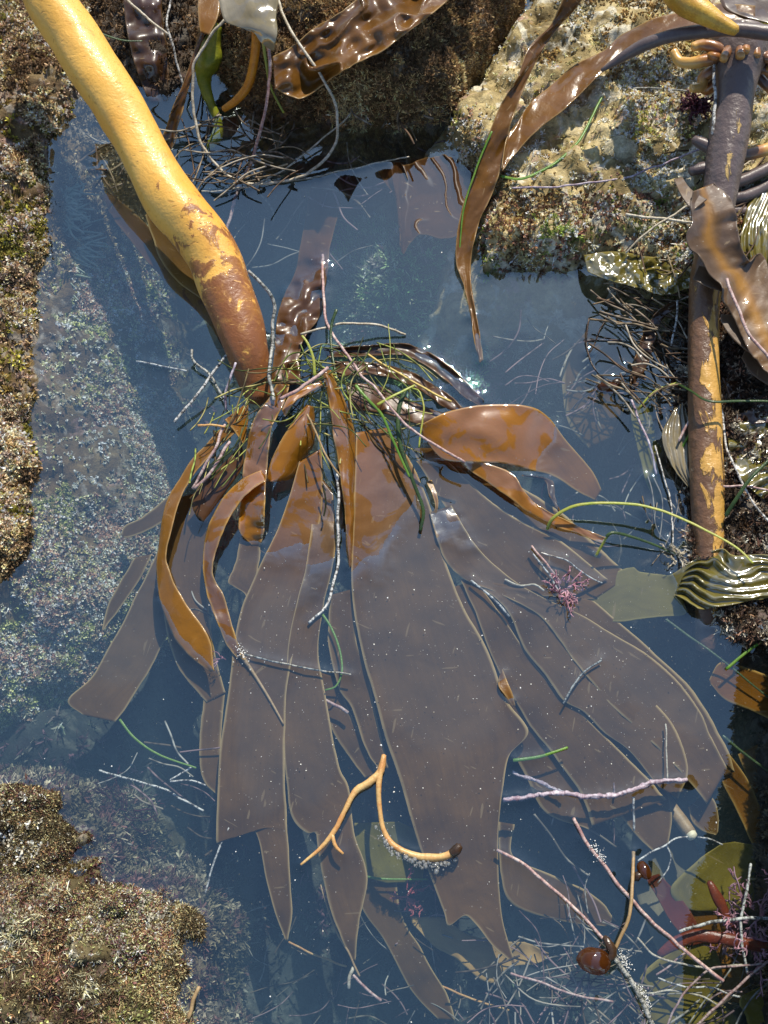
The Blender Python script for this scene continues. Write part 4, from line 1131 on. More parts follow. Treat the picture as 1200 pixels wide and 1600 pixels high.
# ------------------------------------------------------------------ loose stems, grass and twigs: (name, label, category, group, material, radius px, points)
GS, GG = 'loose stems in the pool', 'surfgrass strands'
STEMS = [
    ('looping_stalk', 'long cream stem making a big loop at the top of the pool', 'stem', GS, 'cream', 3.6,
     [(425, -40, 130), (438, 15, 124), (466, 66, 116), (508, 128, 96), (528, 180, 66), (522, 226, 34), (482, 270, 10), (425, 287, 3), (380, 285, 2), (345, 265, 5), (318, 228, 16), (304, 188, 34), (300, 140, 56), (306, 95, 78), (328, 58, 96), (354, 30, 110)]),
    ('crossing_stalk', 'thin cream stem crossing the bottom of the big loop', 'stem', GS, 'cream', 2.2, [(568, 140, 44), (542, 184, 22), (500, 220, 10), (452, 258, 4), (402, 288, 2), (368, 296, 1), (314, 300, -3)]),
    ('hanging_stalk', 'dusky pink stem hanging down from the translucent scrap into the water', 'stem', GS, 'pink', 4, [(421, 70, 118), (421, 108, 96), (413, 180, 58), (394, 250, 8), (371, 298, -6), (358, 345, -16), (353, 378, -24)]),
    ('knotted_stalk', 'white beaded stem in the shaded gap right of the yellow stalk', 'stem', GS, 'white_band', 2.6, [(270, -15, 90), (262, 40, 78), (272, 82, 58), (288, 134, 30)]),
    ('pale_stalk', 'short straight cream stem slanting across the top of the shaded gap', 'stem', GS, 'cream', 3, [(185, -12, 110), (222, 22, 104), (263, 52, 92)]),
    ('trailing_stalk', 'thin white stem trailing below the yellow green weed', 'stem', GS, 'white_band', 2.2, [(300, 150, 30), (304, 185, 12), (312, 215, 2), (320, 240, -6)]),
    ('awash_stalk', 'long faint stem lying on the water from the loop to the far rock', 'stem', GS, 'cream', 1.6, [(415, 288, 1), (470, 280, 1), (540, 266, 1), (600, 252, 2), (640, 246, 4)]),
    ('white_stick', 'speckled white stick jutting over the water left of the crown', 'stick', GS, 'white_band', 3.6, [(272, 657, 12), (302, 624, 20), (330, 588, 28), (352, 555, 34)]),
    ('sunken_stalk', 'banded stem floating left of the speckled white stick', 'stem', GS, 'white_band', 2.4, [(212, 566, -3), (250, 572, -2), (292, 581, -2)]),
    ('forked_stalk', 'mottled grey stem poking up where the stick meets the stalk', 'stem', GS, 'dark_band', 3.2, [(299, 545, 16), (303, 566, 12), (326, 584, 10), (340, 606, 14), (352, 624, 20)]),
    ('upright_stalk', 'pinkish stem curving up against the foot of the yellow stalk', 'stem', GS, 'lilac', 3, [(352, 642, 26), (352, 620, 34), (360, 590, 46), (368, 566, 52)]),
    ('striped_stalk', 'dark and white striped stem lying along the foot of the yellow stalk', 'stem', GS, 'dark_band', 4.2, [(388, 425, 66), (412, 447, 62), (427, 478, 50), (425, 530, 40), (421, 578, 44), (427, 624, 50)]),
    ('leaning_stalk', 'very long rosy stem from the dark branch across to the golden leaf', 'stem', GS, 'pink', 3.4, [(503, 398, -4), (505, 455, 18), (512, 508, 30), (545, 560, 44), (590, 612, 52), (632, 660, 50), (676, 693, 44), (726, 722, 36)]),
    ('arched_stalk', 'white stem arching over the dark branch toward the right', 'stem', GS, 'cream', 3, [(470, 522, 22), (500, 513, 26), (540, 505, 24), (580, 506, 18), (612, 514, 10), (634, 523, 3)]),
    ('flat_stalk', 'flat pink stub of stem lying on top of the crown', 'stem', GS, 'pink', 4.6, [(438, 624, 66), (474, 602, 68), (513, 574, 66)]),
    ('straw_stalk', 'straight straw yellow stem on the dark frilly straps', 'stem', GS, 'straw', 3, [(574, 554, 26), (615, 580, 26), (660, 606, 24), (706, 628, 18)]),
    ('curved_stalk', 'small hooked pale green stem above the golden leaf', 'stem', GS, 'lime', 2.2, [(645, 606, 40), (656, 612, 44), (661, 640, 42), (658, 672, 38), (655, 700, 34)]),
    ('rosy_stalk', 'two tone rosy stem leaning left of the crown', 'stem', GS, 'pink', 3.6, [(302, 764, 24), (318, 730, 34), (334, 700, 42), (350, 664, 46)]),
    ('rosy_twig', 'short thick rosy twig below the leaning rosy stem', 'stem', GS, 'pink', 4, [(305, 763, 28), (325, 742, 34), (345, 712, 40), (360, 690, 42)]),
    ('orange_twig', 'thin orange twig sticking out left of the crown', 'twig', GS, 'yellow_twig', 3, [(309, 667, 42), (330, 665, 46), (352, 668, 48)]),
    ('pale_twig', 'fine pale twig running down through the grass of the crown', 'twig', GS, 'tanstem', 2.6, [(480, 648, 58), (500, 690, 50), (515, 720, 44), (530, 745, 36)]),
    ('speckled_stalk', 'black and white speckled stem curving down between the two broad blades', 'stem', GS, 'white_band', 3.4, [(527, 740, 32), (528, 800, 20), (527, 860, 10), (524, 905, 4), (508, 948, 1), (483, 974, 0)]),
    ('floating_stalk', 'banded stem floating across the left broad blade from the strap tip', 'stem', GS, 'dark_band', 2.2, [(382, 1020, 1), (420, 1032, 1), (470, 1042, 1), (520, 1049, 1), (548, 1052, 1)]),
    ('dashed_stalk', 'white dashed stem right of the biggest blade near its middle', 'stem', GS, 'white_band', 2.8, [(735, 906, -1), (758, 926, -1), (780, 944, -1), (797, 962, -1)]),
    ('bowed_stalk', 'bowed pale stem lying across the right hand blades', 'stem', GS, 'dark_band', 2.4, [(938, 1031, -1), (912, 1050, -1), (892, 1076, -1), (880, 1098, -2)]),
    ('straight_stalk', 'short straight white stem beside the pink tuft', 'stem', GS, 'pink', 3, [(831, 853, 4), (850, 878, 2), (878, 910, -3)]),
    ('beaded_stalk', 'beaded white stem just left of the pink tuft', 'stem', GS, 'white_band', 2.4, [(833, 866, 1), (850, 890, 0), (874, 922, -4)]),
    ('bent_stalk', 'bent white stem reaching past the pink tuft to the striped frond', 'stem', GS, 'white_band', 2, [(845, 865, 1), (880, 873, 0), (900, 888, 0), (920, 902, -1), (940, 911, -2)]),
    ('kinked_stalk', 'kinked grey stem pointing at the pink tuft from the left', 'stem', GS, 'cream', 2.6, [(790, 905, -3), (812, 915, -3), (836, 914, -3), (850, 923, -4)]),
    ('lavender_branch', 'thick lumpy lavender branch floating right of the biggest blade', 'branch', GS, 'lilac', 5.6, [(786, 1251, 0), (832, 1246, 2), (880, 1241, 3), (922, 1246, 3), (955, 1243, 3), (985, 1235, 3), (1020, 1223, 3), (1072, 1219, 2)]),
    ('sunken_branch', 'faint lavender branch sunk above the thick lumpy one', 'branch', GS, 'lilac', 4, [(800, 1208, -14), (840, 1220, -12), (884, 1238, -8)]),
    ('drifting_stalk', 'long pale pink stem slanting from the torn rim of the biggest blade', 'stem', GS, 'pink', 4, [(778, 1328, 1), (826, 1357, 2), (876, 1398, 3), (920, 1440, 4), (946, 1468, 6)]),
    ('lavender_stalk', 'long lavender stem reaching down to the near right corner', 'stem', GS, 'pink', 4.4, [(897, 1279, 3), (922, 1322, 3), (950, 1360, 3), (992, 1412, 4), (1042, 1462, 5), (1098, 1508, 5), (1130, 1532, 5)]),
    ('mottled_stalk', 'mottled white stem coated in froth running off the bottom edge', 'stem', GS, 'dark_band', 6, [(946, 1468, 6), (962, 1496, 6), (985, 1528, 6), (1008, 1572, 6), (1030, 1620, 6)]),
    ('brown_stalk', 'tan brown stem standing beside the small amber float', 'stem', GS, 'tanstem', 4.4, [(989, 1330, -2), (988, 1375, 6), (985, 1420, 10), (974, 1452, 8), (962, 1484, 4)]),
    ('thin_stalk', 'thin white stem dropping to the lavender branch', 'stem', GS, 'cream', 2, [(1040, 1130, -3), (1042, 1165, -3), (1041, 1218, -2)]),
    ('banded_twig', 'white banded twig hanging below the lavender branch', 'twig', GS, 'white_band', 2.8, [(988, 1245, -6), (990, 1270, -10), (993, 1298, -14)]),
    ('white_whip', 'thin white whip curving into the cut end of the sunken stub', 'stem', GS, 'white_band', 2.2, [(996, 1344, -3), (1020, 1328, -3), (1050, 1314, -4), (1074, 1308, -10)]),
    ('white_tail', 'short white stem leaving the cut end of the sunken stub', 'stem', GS, 'white_band', 2, [(1090, 1307, -8), (1110, 1311, -5), (1128, 1320, -4)]),
    ('branched_whip', 'white curved twig below the thin white whip', 'twig', GS, 'white_band', 1.8, [(1040, 1322, -8), (1047, 1340, -10), (1044, 1360, -12), (1028, 1378, -14)]),
    ('white_bar', 'white speckled stem lying across the red strap', 'stem', GS, 'white_band', 4, [(1062, 1456, -5), (1100, 1445, -4), (1140, 1436, -4), (1240, 1437, -4)]),
    ('upright_bar', 'white speckled stem crossing the long white one at a right angle', 'stem', GS, 'white_band', 3.4, [(1174, 1350, -8), (1164, 1400, -7), (1158, 1440, -6), (1160, 1480, -8), (1167, 1520, -10)]),
    ('rose_whip', 'rose pink stem from the right border down to the bottom edge', 'stem', GS, 'pink', 3.4, [(1240, 1480, -5), (1200, 1500, -5), (1150, 1546, -6), (1110, 1580, -6), (1080, 1612, -7)]),
    ('rose_arc', 'rose pink arc bending down to the bottom edge', 'stem', GS, 'pink', 2.6, [(1190, 1504, -4), (1120, 1514, -4), (1078, 1540, -6), (1055, 1570, -8), (1040, 1612, -10)]),
    ('pink_twig', 'short pink twig crossing above the torn olive sheet', 'twig', GS, 'pink', 2.4, [(1072, 1490, -4), (1050, 1508, -6), (1026, 1526, -8)]),
    ('cream_whip', 'cream stem curving over the top of the torn olive sheet', 'stem', GS, 'cream', 2.6, [(994, 1466, -3), (1020, 1490, -3), (1052, 1504, -4), (1110, 1512, -5), (1160, 1508, -5)]),
    ('cream_arc', 'cream stem arching low across the torn olive sheet', 'stem', GS, 'cream', 2.6, [(1012, 1551, -18), (1050, 1548, -16), (1092, 1553, -16), (1120, 1574, -18)]),
    ('white_twig', 'thin whitish twig over the middle of the torn olive sheet', 'twig', GS, 'white_band', 2.4, [(1030, 1528, -10), (1070, 1540, -10), (1110, 1546, -10), (1158, 1556, -10)]),
    ('red_twig', 'rusty twig on the bottom below the tip of the left broad blade', 'twig', GS, 'yellow_twig', 2.6, [(452, 1472, -90), (490, 1490, -92), (540, 1510, -95)]),
    ('long_red_twig', 'long rusty twig on the bottom near the tan scrap', 'twig', GS, 'yellow_twig', 2.6, [(690, 1540, -70), (730, 1556, -72), (792, 1580, -75)]),
    ('rusty_stalk', 'pale floating stem low on the bottom edge below the tan scrap', 'stem', GS, 'pink', 3, [(800, 1520, -2), (860, 1540, -2), (910, 1556, -2), (960, 1566, -2)]),
    ('pink_bit', 'short pinkish stem floating at the bottom between two sunken blades', 'stem', GS, 'pink', 3.4, [(552, 1522, -4), (570, 1540, -4), (596, 1562, -4)]),
    ('white_bit', 'short white stem floating between the two broad blades', 'stem', GS, 'pink', 4, [(508, 1092, -10), (524, 1100, -10), (544, 1112, -10)]),
    ('dark_loop', 'thin black hooked stem afloat in the right of the pool', 'stem', GS, 'darkstem', 2, [(920, 498, 8), (916, 535, 4), (925, 568, 2), (945, 592, 1), (966, 597, 1), (978, 576, -2)]),
    ('dark_whisker', 'straight black whisker above the hooked black stem', 'stem', GS, 'darkstem', 1.6, [(956, 486, 10), (940, 514, 6), (922, 552, 2)]),
    ('boulder_twig', 'short whitish twig lying low on the pale boulder', 'twig', GS, 'cream', 3.4, [(976, 335, 'r8'), (1020, 341, 'r9'), (1080, 347, 'r12')]),
    ('slanting_twig', 'grey twig slanting off the foot of the pale boulder', 'twig', GS, 'cream', 2.8, [(1075, 322, 'r14'), (1020, 355, 'r10'), (980, 395, 'r10')]),
    ('lying_stalk', 'long thin grey stem draped over the middle of the pale boulder', 'stem', GS, 'lilac', 2.4, [(800, 296, 'r5'), (860, 292, 'r5'), (930, 286, 'r6'), (1000, 270, 'r6'), (1060, 246, 'r8'), (1100, 230, 'r14')]),
    ('leaning_twig', 'white banded twig leaning upright beside the holdfast', 'twig', GS, 'white_band', 4, [(1117, 92, 150), (1117, 150, 138), (1115, 210, 122)]),
    ('dark_twig', 'dark twig lying on the upper part of the pale boulder', 'twig', GS, 'dark_band', 2.2, [(940, 142, 'r6'), (1000, 138, 'r7'), (1075, 142, 'r8')]),
    ('stray_stalk', 'pinkish white stem stretched over the grey lobed kelp', 'stem', GS, 'pink', 4.2, [(1135, 436, 112), (1150, 475, 112), (1170, 520, 110), (1212, 572, 108)]),
    ('dangling_twig', 'white banded twig dangling in the dark crevice left of the peeling stalk', 'twig', GS, 'white_band', 2.6, [(1060, 470, 30), (1056, 505, 24), (1050, 540, 16)]),
    ('sloping_stalk', 'pale lavender stem sloping down the right edge of the pool', 'stem', GS, 'lilac', 3, [(988, 625, 2), (1000, 660, 1), (1016, 700, 0), (1024, 740, -2)]),
    ('bank_stalk', 'very thin white stem running down the right edge of the pool', 'stem', GS, 'white_band', 2, [(1024, 695, 6), (1036, 740, 4), (1048, 790, 4), (1052, 830, 3), (1051, 862, 3)]),
    ('corner_twig', 'pale banded twig behind the peeling stalk on the wide frond', 'twig', GS, 'white_band', 2.8, [(1128, 640, 36), (1136, 700, 34), (1152, 740, 34), (1180, 790, 34), (1215, 830, 34)]),
    ('cross_twig', 'pinkish twig crossing the wide frond level with its lower rim', 'twig', GS, 'pink', 2.8, [(1130, 760, 38), (1170, 761, 38), (1220, 771, 38)]),
    ('pink_spur', 'short pink spur touching the ribbed scrap', 'twig', GS, 'pink', 3.2, [(1060, 688, 22), (1068, 672, 26), (1077, 658, 30)]),
    ('left_stalk', 'long white dotted stem sunk in the lower left of the pool', 'stem', GS, 'white_band', 2.6, [(155, 1203, -30), (205, 1216, -30), (260, 1236, -30), (318, 1265, -32)]),
    ('left_twig', 'white crooked twig sunk near the long dotted stem', 'twig', GS, 'white_band', 2.4, [(266, 1219, -14), (285, 1208, -12), (300, 1198, -10)]),
    ('left_spur', 'white horizontal twig touching the crooked one', 'twig', GS, 'white_band', 2.2, [(268, 1219, -14), (295, 1220, -14), (322, 1228, -16)]),
    ('tip_thread', 'white thread trailing from the notch of the left broad blade', 'stem', GS, 'white_band', 2.4, [(357, 1292, -10), (344, 1322, -12), (333, 1352, -14), (318, 1398, -20)]),
    ('bent_twig', 'pale curved stem hanging off the lower tip of the second broad blade', 'stem', GS, 'tanstem', 2.6, [(502, 1382, -26), (520, 1440, -28), (545, 1495, -30), (562, 1524, -32)]),
    ('hooked_twig', 'pale stub standing on the bottom below the second broad blade', 'stem', GS, 'cream', 4.5, [(552, 1510, -34), (545, 1526, -34), (545, 1544, -36)]),
    ('corner_stick', 'orange brown chip of wood at the edge of the shaggy low rock', 'stick', GS, 'tanstem', 5, [(294, 1592, 8), (302, 1560, 10), (312, 1541, 12)]),
    # grass
    ('grass_blade', 'long lime grass strand arching from the golden strap to the striped frond', 'grass', GG, 'lime', 3.2, [(855, 828, 1), (862, 812, 12), (880, 798, 20), (905, 789, 26), (945, 786, 30), (1000, 789, 34), (1055, 806, 38), (1110, 832, 44), (1150, 855, 48), (1176, 880, 50)]),
    ('grass_blade', 'dark green grass strand bent sharply near the golden strap tip', 'grass', GG, 'dkgreen', 3.2, [(948, 838, 20), (958, 832, 22), (985, 838, 16), (1020, 850, 10), (1055, 866, 3)]),
    ('grass_blade', 'short lime grass stub under the bent dark strand', 'grass', GG, 'lime', 2.8, [(930, 870, 0), (938, 856, 8), (949, 838, 18)]),
    ('grass_blade', 'teal green grass strand crossing in front of the peeling stalk', 'grass', GG, 'dkgreen', 3.2, [(1056, 598, 14), (1075, 608, 40), (1100, 624, 66), (1120, 628, 70), (1160, 626, 64), (1225, 628, 60)]),
    ('grass_blade', 'fine pale green strand curving left of the peeling stalk', 'grass', GG, 'lime', 2.2, [(1000, 636, 4), (1014, 620, 10), (1032, 606, 14), (1056, 598, 16)]),
    ('grass_blade', 'dark green grass strand leaning over the wide frond', 'grass', GG, 'dkgreen', 4, [(1134, 806, 34), (1150, 780, 44), (1175, 745, 52), (1225, 696, 60)]),
    ('grass_blade', 'tiny bright green strand left of the peeling stalk', 'grass', GG, 'green', 3, [(1060, 716, 6), (1066, 700, 14), (1077, 679, 22)]),
    ('grass_blade', 'green grass strand curved on the middle of the pale boulder', 'grass', GG, 'green', 3.2, [(782, 275, 'r6'), (815, 279, 'r7'), (855, 262, 'r7'), (890, 236, 'r8'), (912, 208, 'r8'), (935, 162, 'r8'), (950, 136, 'r8')]),
    ('grass_blade', 'thin green strand along the left edge of the long strap', 'grass', GG, 'green', 2, [(768, 205, 72), (745, 262, 54), (725, 325, 34), (718, 392, 14)]),
    ('grass_blade', 'speckled grey green grass hanging over the biggest blade', 'grass', GG, 'dkgreen', 4.5, [(634, 608, 44), (622, 645, 40), (626, 698, 32), (644, 748, 22), (661, 795, 12), (657, 828, 6)]),
    ('grass_blade', 'bright green strand running into the speckled grey green one', 'grass', GG, 'green', 3, [(556, 602, 56), (575, 625, 54), (596, 648, 46), (615, 690, 36), (640, 745, 24)]),
    ('grass_blade', 'lime strand crossing the forked green one at the crown', 'grass', GG, 'lime', 3, [(590, 632, 52), (615, 618, 54), (648, 602, 50)]),
    ('grass_blade', 'upright lime strand in the middle of the crown', 'grass', GG, 'lime', 3.0, [(492, 586, 60), (490, 560, 66), (482, 538, 70), (472, 524, 72)]),
    ('grass_blade', 'green loop of grass between the two broad blades', 'grass', GG, 'green', 2.4, [(504, 960, -2), (520, 985, -2), (532, 1020, -2), (534, 1050, -2), (525, 1072, -2), (508, 1078, -2)]),
    ('grass_blade', 'green strand trailing from the tip of the left lower blade', 'grass', GG, 'green', 2.4, [(187, 1124, -12), (210, 1153, -10), (250, 1180, -8), (306, 1200, -6)]),
    ('grass_blade', 'green floating strand with a pale fluffy end on the biggest blade', 'grass', GG, 'green', 3.4, [(802, 1188, 1), (840, 1183, 1), (866, 1175, 2), (887, 1168, 2)]),
    ('grass_blade', 'dark green strand sunk below the striped frond', 'grass', GG, 'dkgreen', 2.6, [(1040, 968, -4), (1085, 1000, -3), (1130, 1032, -2), (1170, 1065, -2), (1215, 1100, -2)]),
    ('grass_blade', 'green strand crossing behind the foot of the peeling stalk', 'grass', GG, 'green', 3, [(1135, 1045, 2), (1165, 1020, 6), (1215, 985, 14)]),
    ('grass_blade', 'dark green strand drifting at the right border in shade', 'grass', GG, 'dkgreen', 3, [(1130, 1150, -4), (1160, 1175, -4), (1215, 1215, -4)]),
    ('grass_blade', 'dark green strand lying in the shaded gap behind the yellow stalk', 'grass', GG, 'dkgreen', 2.6, [(128, 34, 92), (158, 52, 90), (192, 63, 88), (222, 64, 86)]),
    ('grass_blade', 'yellow green strand hanging beside the orange stalk', 'grass', GG, 'lime', 3, [(411, 62, 116), (415, 95, 96), (423, 135, 70), (443, 176, 42)]),
    ('grass_blade', 'dark strand standing up beside the rosy stem near the dark branch', 'grass', GG, 'dkgreen', 3, [(526, 484, 40), (518, 510, 36), (518, 545, 34), (528, 600, 36)]),
    ('grass_blade', 'green grass lines under the forked yellow twig', 'grass', GG, 'green', 2.4, [(556, 1366, -46), (600, 1374, -46), (668, 1374, -46)]),
]
for i, (nm, lb, ct, gr, mt, rad, pts) in enumerate(STEMS):
    kw = dict(sides=8, seed=i, wander=.0016, lump=.07)
    if nm == 'grass_blade':
        kw.update(flat=.4, lump=.04, wander=.0004, taper=(1, .7))
    if nm in ('lavender_branch', 'sunken_branch', 'mottled_stem'):
        kw.update(lump=.5, sides=12, n=150)
    if nm != 'grass_blade': rad *= .64
    else: rad *= .82
    tube(nm, pts, rad, mt, None, lb, ct, gr, **kw)

# forked yellow twig with froth
g1 = tube_geo([(600, 1182, 8), (594, 1206, 7), (578, 1222, 7), (556, 1236, 7), (540, 1264, 6), (524, 1296, 4), (500, 1326, 2), (470, 1351, 1)], [4, 5.5, 6, 5, 3.8, 4, 3.2, 2], sides=12, lump=.15, seed=2)
g2 = tube_geo([(600, 1180, 8), (592, 1222, 8), (593, 1262, 5), (599, 1296, 2), (614, 1320, 1), (645, 1336, 1), (680, 1340, 2), (700, 1336, 4), (714, 1326, 6)], [4, 4.5, 3.6, 4, 5, 5.6, 6, 5.6, 5], sides=12, lump=.12, seed=3)
g3 = tube_geo([(519, 1304, 4), (524, 1322, 3), (536, 1334, 2)], [3, 3, 2], sides=8, seed=4)
ft = root('forked_twig', 'forked yellow and orange twig with a frothy curled arm floating on the blades', 'twig', at(595, 1215, 0.005))
V, F, A = join([g1, g2, g3])
build('twig', V, F, M['yellow_twig'], ft, A)
tube('dark_tip', [(706, 1334, 5), (713, 1328, 7), (718, 1321, 8)], [7, 8, 6], 'darkstem', ft, sides=12, n=8)


def ico(c, r, sub=1):
    import bmesh
    bm = bmesh.new()
    bmesh.ops.create_icosphere(bm, subdivisions=sub, radius=1)
    V = np.array([v.co[:] for v in bm.verts]); F = np.array([[v.index for v in f.verts] for f in bm.faces])
    bm.free()
    return V, F


IV, IF = ico(0, 1, 2)


def bubbles(name, label, centres, rads, mat):
    V = (IV[None] * np.asarray(rads)[:, None, None] + np.asarray(centres)[:, None, :]).reshape(-1, 3)
    F = (IF[None] + (np.arange(len(rads)) * len(IV))[:, None, None]).reshape(-1, 3)
    return tag(build(name, V, [F], mat), label, 'foam', None, 'stuff')


mb, nt = new_mat('bubble_film')
gl = N(nt, 'BsdfGlossy', Roughness=.05)
tr = N(nt, 'BsdfTransparent')
fr = N(nt, 'Fresnel', IOR=1.45)
df = N(nt, 'BsdfDiffuse'); df.inputs[0].default_value = (.75, .75, .72, 1)
mx = nt.nodes.new('ShaderNodeMixShader'); nt.links.new(fr.outputs[0], mx.inputs[0]); nt.links.new(tr.outputs[0], mx.inputs[1]); nt.links.new(gl.outputs[0], mx.inputs[2])
mx2 = nt.nodes.new('ShaderNodeMixShader'); mx2.inputs[0].default_value = .16; nt.links.new(mx.outputs[0], mx2.inputs[1]); nt.links.new(df.outputs[0], mx2.inputs[2])
out(nt, mx2.outputs[0])
M['bubble'] = mb
M['froth'] = mat_stem('froth', (.78, .78, .74), (.6, .6, .56), 0, .3)
arm = spline(np.array([(598, 1290), (606, 1312), (630, 1332), (662, 1345), (690, 1346), (708, 1338)], float), 90)
cs, rs = [], []
for x, y in arm:
    for _ in range(3):
        cs.append(at(x + rng.normal(-2, 5), y + rng.normal(3, 4.5), rng.uniform(0, .003))); rs.append(rng.choice([.0007, .001, .0014, .002, .0028], p=[.3, .3, .2, .14, .06]))
bubbles('foam', 'white froth of bubbles clinging to the curled arm of the yellow twig', cs, rs, M['bubble'])
cs, rs = [], []
for pts_, n_ in (([(925, 1318), (942, 1345)], 90), ([(972, 1490), (982, 1515)], 90), ([(996, 1540), (1015, 1575)], 120), ([(374, 1012), (382, 1026)], 60)):
    for k in range(n_):
        t_ = rng.random()
        x = pts_[0][0] * (1 - t_) + pts_[1][0] * t_; y = pts_[0][1] * (1 - t_) + pts_[1][1] * t_
        cs.append(at(x + rng.normal(0, 4), y + rng.normal(0, 4), rng.uniform(.002, .007))); rs.append(rng.uniform(.00025, .0007))
bubbles('scum', 'small dabs of white scum on the floating stems', cs, rs, M['froth'])

# amber gas floats
M['amber'] = mat_kelp('amber_float', (.07, .024, .005), (.2, .08, .01), (.1, .04, .01), tw=.4, trans=(.95, .40, .03), rough=.08, coat=1.0, bumpy=.1, speck=.2)


def float_bulb(px, py, rx, ry, z, ang, label, stalk):
    c = at(px, py, z); s = scale_at(px, py, z)
    r_ = root('kelp_float', label, 'kelp float', c)
    V = IVs * np.array([rx, ry, (rx + ry) / 2 * .9]) * s
    V[:, 0] += .10 * rx * s * (V[:, 1] / (ry * s)) ** 2
    V *= (1 + .05 * fbm(IVs * 1.7, 1, 2, int(px)))[:, None]
    a = np.array([[math.cos(ang), -math.sin(ang), 0], [math.sin(ang), math.cos(ang), 0], [0, 0, 1]])
    V = V @ a.T + c
    note_contact(V, 3, .0015)
    build('bulb', V, [IFs], M['amber'], r_, {'across': V[:, 0], 'along': V[:, 1], 'gold': np.zeros(len(V)), 'edge': np.zeros(len(V)), 'film': np.zeros(len(V))})
    tube('neck', stalk, [5, 7, 6, 4][:len(stalk)], 'darkstem', r_, sides=10, lump=.25)


IVs, IFs = ico(0, 1, 4)
float_bulb(928, 1501, 27, 20, .005, -.15, 'big shiny amber gas float bobbing at the end of the pale pink stem', [(948, 1502, 8), (957, 1490, 10), (950, 1472, 10), (944, 1464, 8)])
float_bulb(1006, 1360, 10, 15, .002, .4, 'small shiny amber float next to the tan brown stem', [(1002, 1366, 2), (996, 1368, 2), (993, 1374, 0)])
float_bulb(950, 605, 18, 8, .001, 0, 'flat dark float hanging on the hooked black stem', [(958, 601, 2), (964, 598, 2), (968, 596, 1)])


# feathery tufts
def tuft(name, label, cat, px, py, z, rpx, mat, n, rad, up=.5, seed=0, branch=3):
    r = np.random.default_rng(seed)
    c = at(px, py, z); s = scale_at(px, py, z)
    V, F, off = [], [], 0
    geos = []
    def limb(p, d, L, lv):
        k = 5
        P = [p]
        for i in range(k):
            d = d + r.normal(0, .28, 3); d /= np.linalg.norm(d)
            P.append(P[-1] + d * L / k)
        geos.append((np.array(P), rad * s * (1 if lv == 0 else .75)))
        if lv < 2:
            for q in range(branch):
                j = r.integers(1, k + 1)
                limb(P[j], d + r.normal(0, .7, 3), L * .45, lv + 1)
    for _ in range(n):
        a = r.uniform(0, 2 * math.pi)
        limb(c + np.array([math.cos(a), math.sin(a), 0]) * r.uniform(0, .35) * rpx * s, np.array([math.cos(a), math.sin(a), r.uniform(0, up)]), rpx * s * r.uniform(.4, .9), 0)
    VV, FF = [], []
    th = np.linspace(0, 2 * np.pi, 4, endpoint=False)
    for P, q in geos:
        m_ = len(P)
        ring = np.stack([np.cos(th), np.sin(th), np.sin(th + .8) * .8], -1) * q
        v = (P[:, None, :] + ring[None] * np.linspace(1, .5, m_)[:, None, None]).reshape(-1, 3)
        ix = np.arange(m_ * 4).reshape(m_, 4); nx = np.roll(ix, -1, 1)
        FF.append(np.stack([ix[:-1], nx[:-1], nx[1:], ix[1:]], -1).reshape(-1, 4) + off); VV.append(v); off += len(v)
    V = np.vstack(VV)
    return tag(build(name, V, FF, M[mat], None, {'along': np.zeros(len(V))}), label, cat)


M['pink_tuft'] = mat_stem('pink_tuft', (.34, .14, .18), (.44, .26, .30), 0, .6)
M['red_tuft'] = mat_stem('red_tuft', (.30, .05, .06), (.38, .12, .12), 0, .6)
M['plum_tuft'] = mat_stem('plum_tuft', (.05, .008, .018), (.09, .018, .03), 0, .5)
M['anemone'] = mat_stem('green_tentacle', (.20, .27, .18), (.36, .40, .31), 0, .5, tw=.2)
tuft('pink_seaweed', 'pink branching tuft floating between the right blades and the striped frond', 'seaweed', 884, 920, -.002, 46, 'pink_tuft', 14, 1.5, seed=3)
tuft('red_seaweed', 'red feathery tuft beside the tip of the biggest blade', 'seaweed', 636, 1402, -.05, 36, 'red_tuft', 12, 1.6, seed=4)
tuft('rose_seaweed', 'large rose coloured tuft behind the white crossed stems at the right border', 'seaweed', 1180, 1440, -.022, 80, 'pink_tuft', 22, 1.7, seed=5, branch=4)
tuft('plum_seaweed', 'dark plum tuft beside the holdfast on the pale boulder', 'seaweed', 1088, 165, float(rock_z(1088, 165)[0]) + .008, 26, 'plum_tuft', 46, 1.9, up=1.2, seed=6, branch=3)
tuft('lilac_seaweed', 'little lilac tuft at the tip of the curled strap', 'seaweed', 344, 1030, -.006, 16, 'pink_tuft', 5, 1.0, seed=7)
tuft('bank_seaweed', 'pale feathery tuft at the foot of the peeling stalk', 'seaweed', 1062, 872, .004, 26, 'cream', 14, 1.2, seed=8)
tuft('wine_seaweed', 'deep red patch of fine weed on the bottom of the lower left pool', 'seaweed', 190, 1270, -.07, 60, 'plum_tuft', 16, 1.3, seed=9)


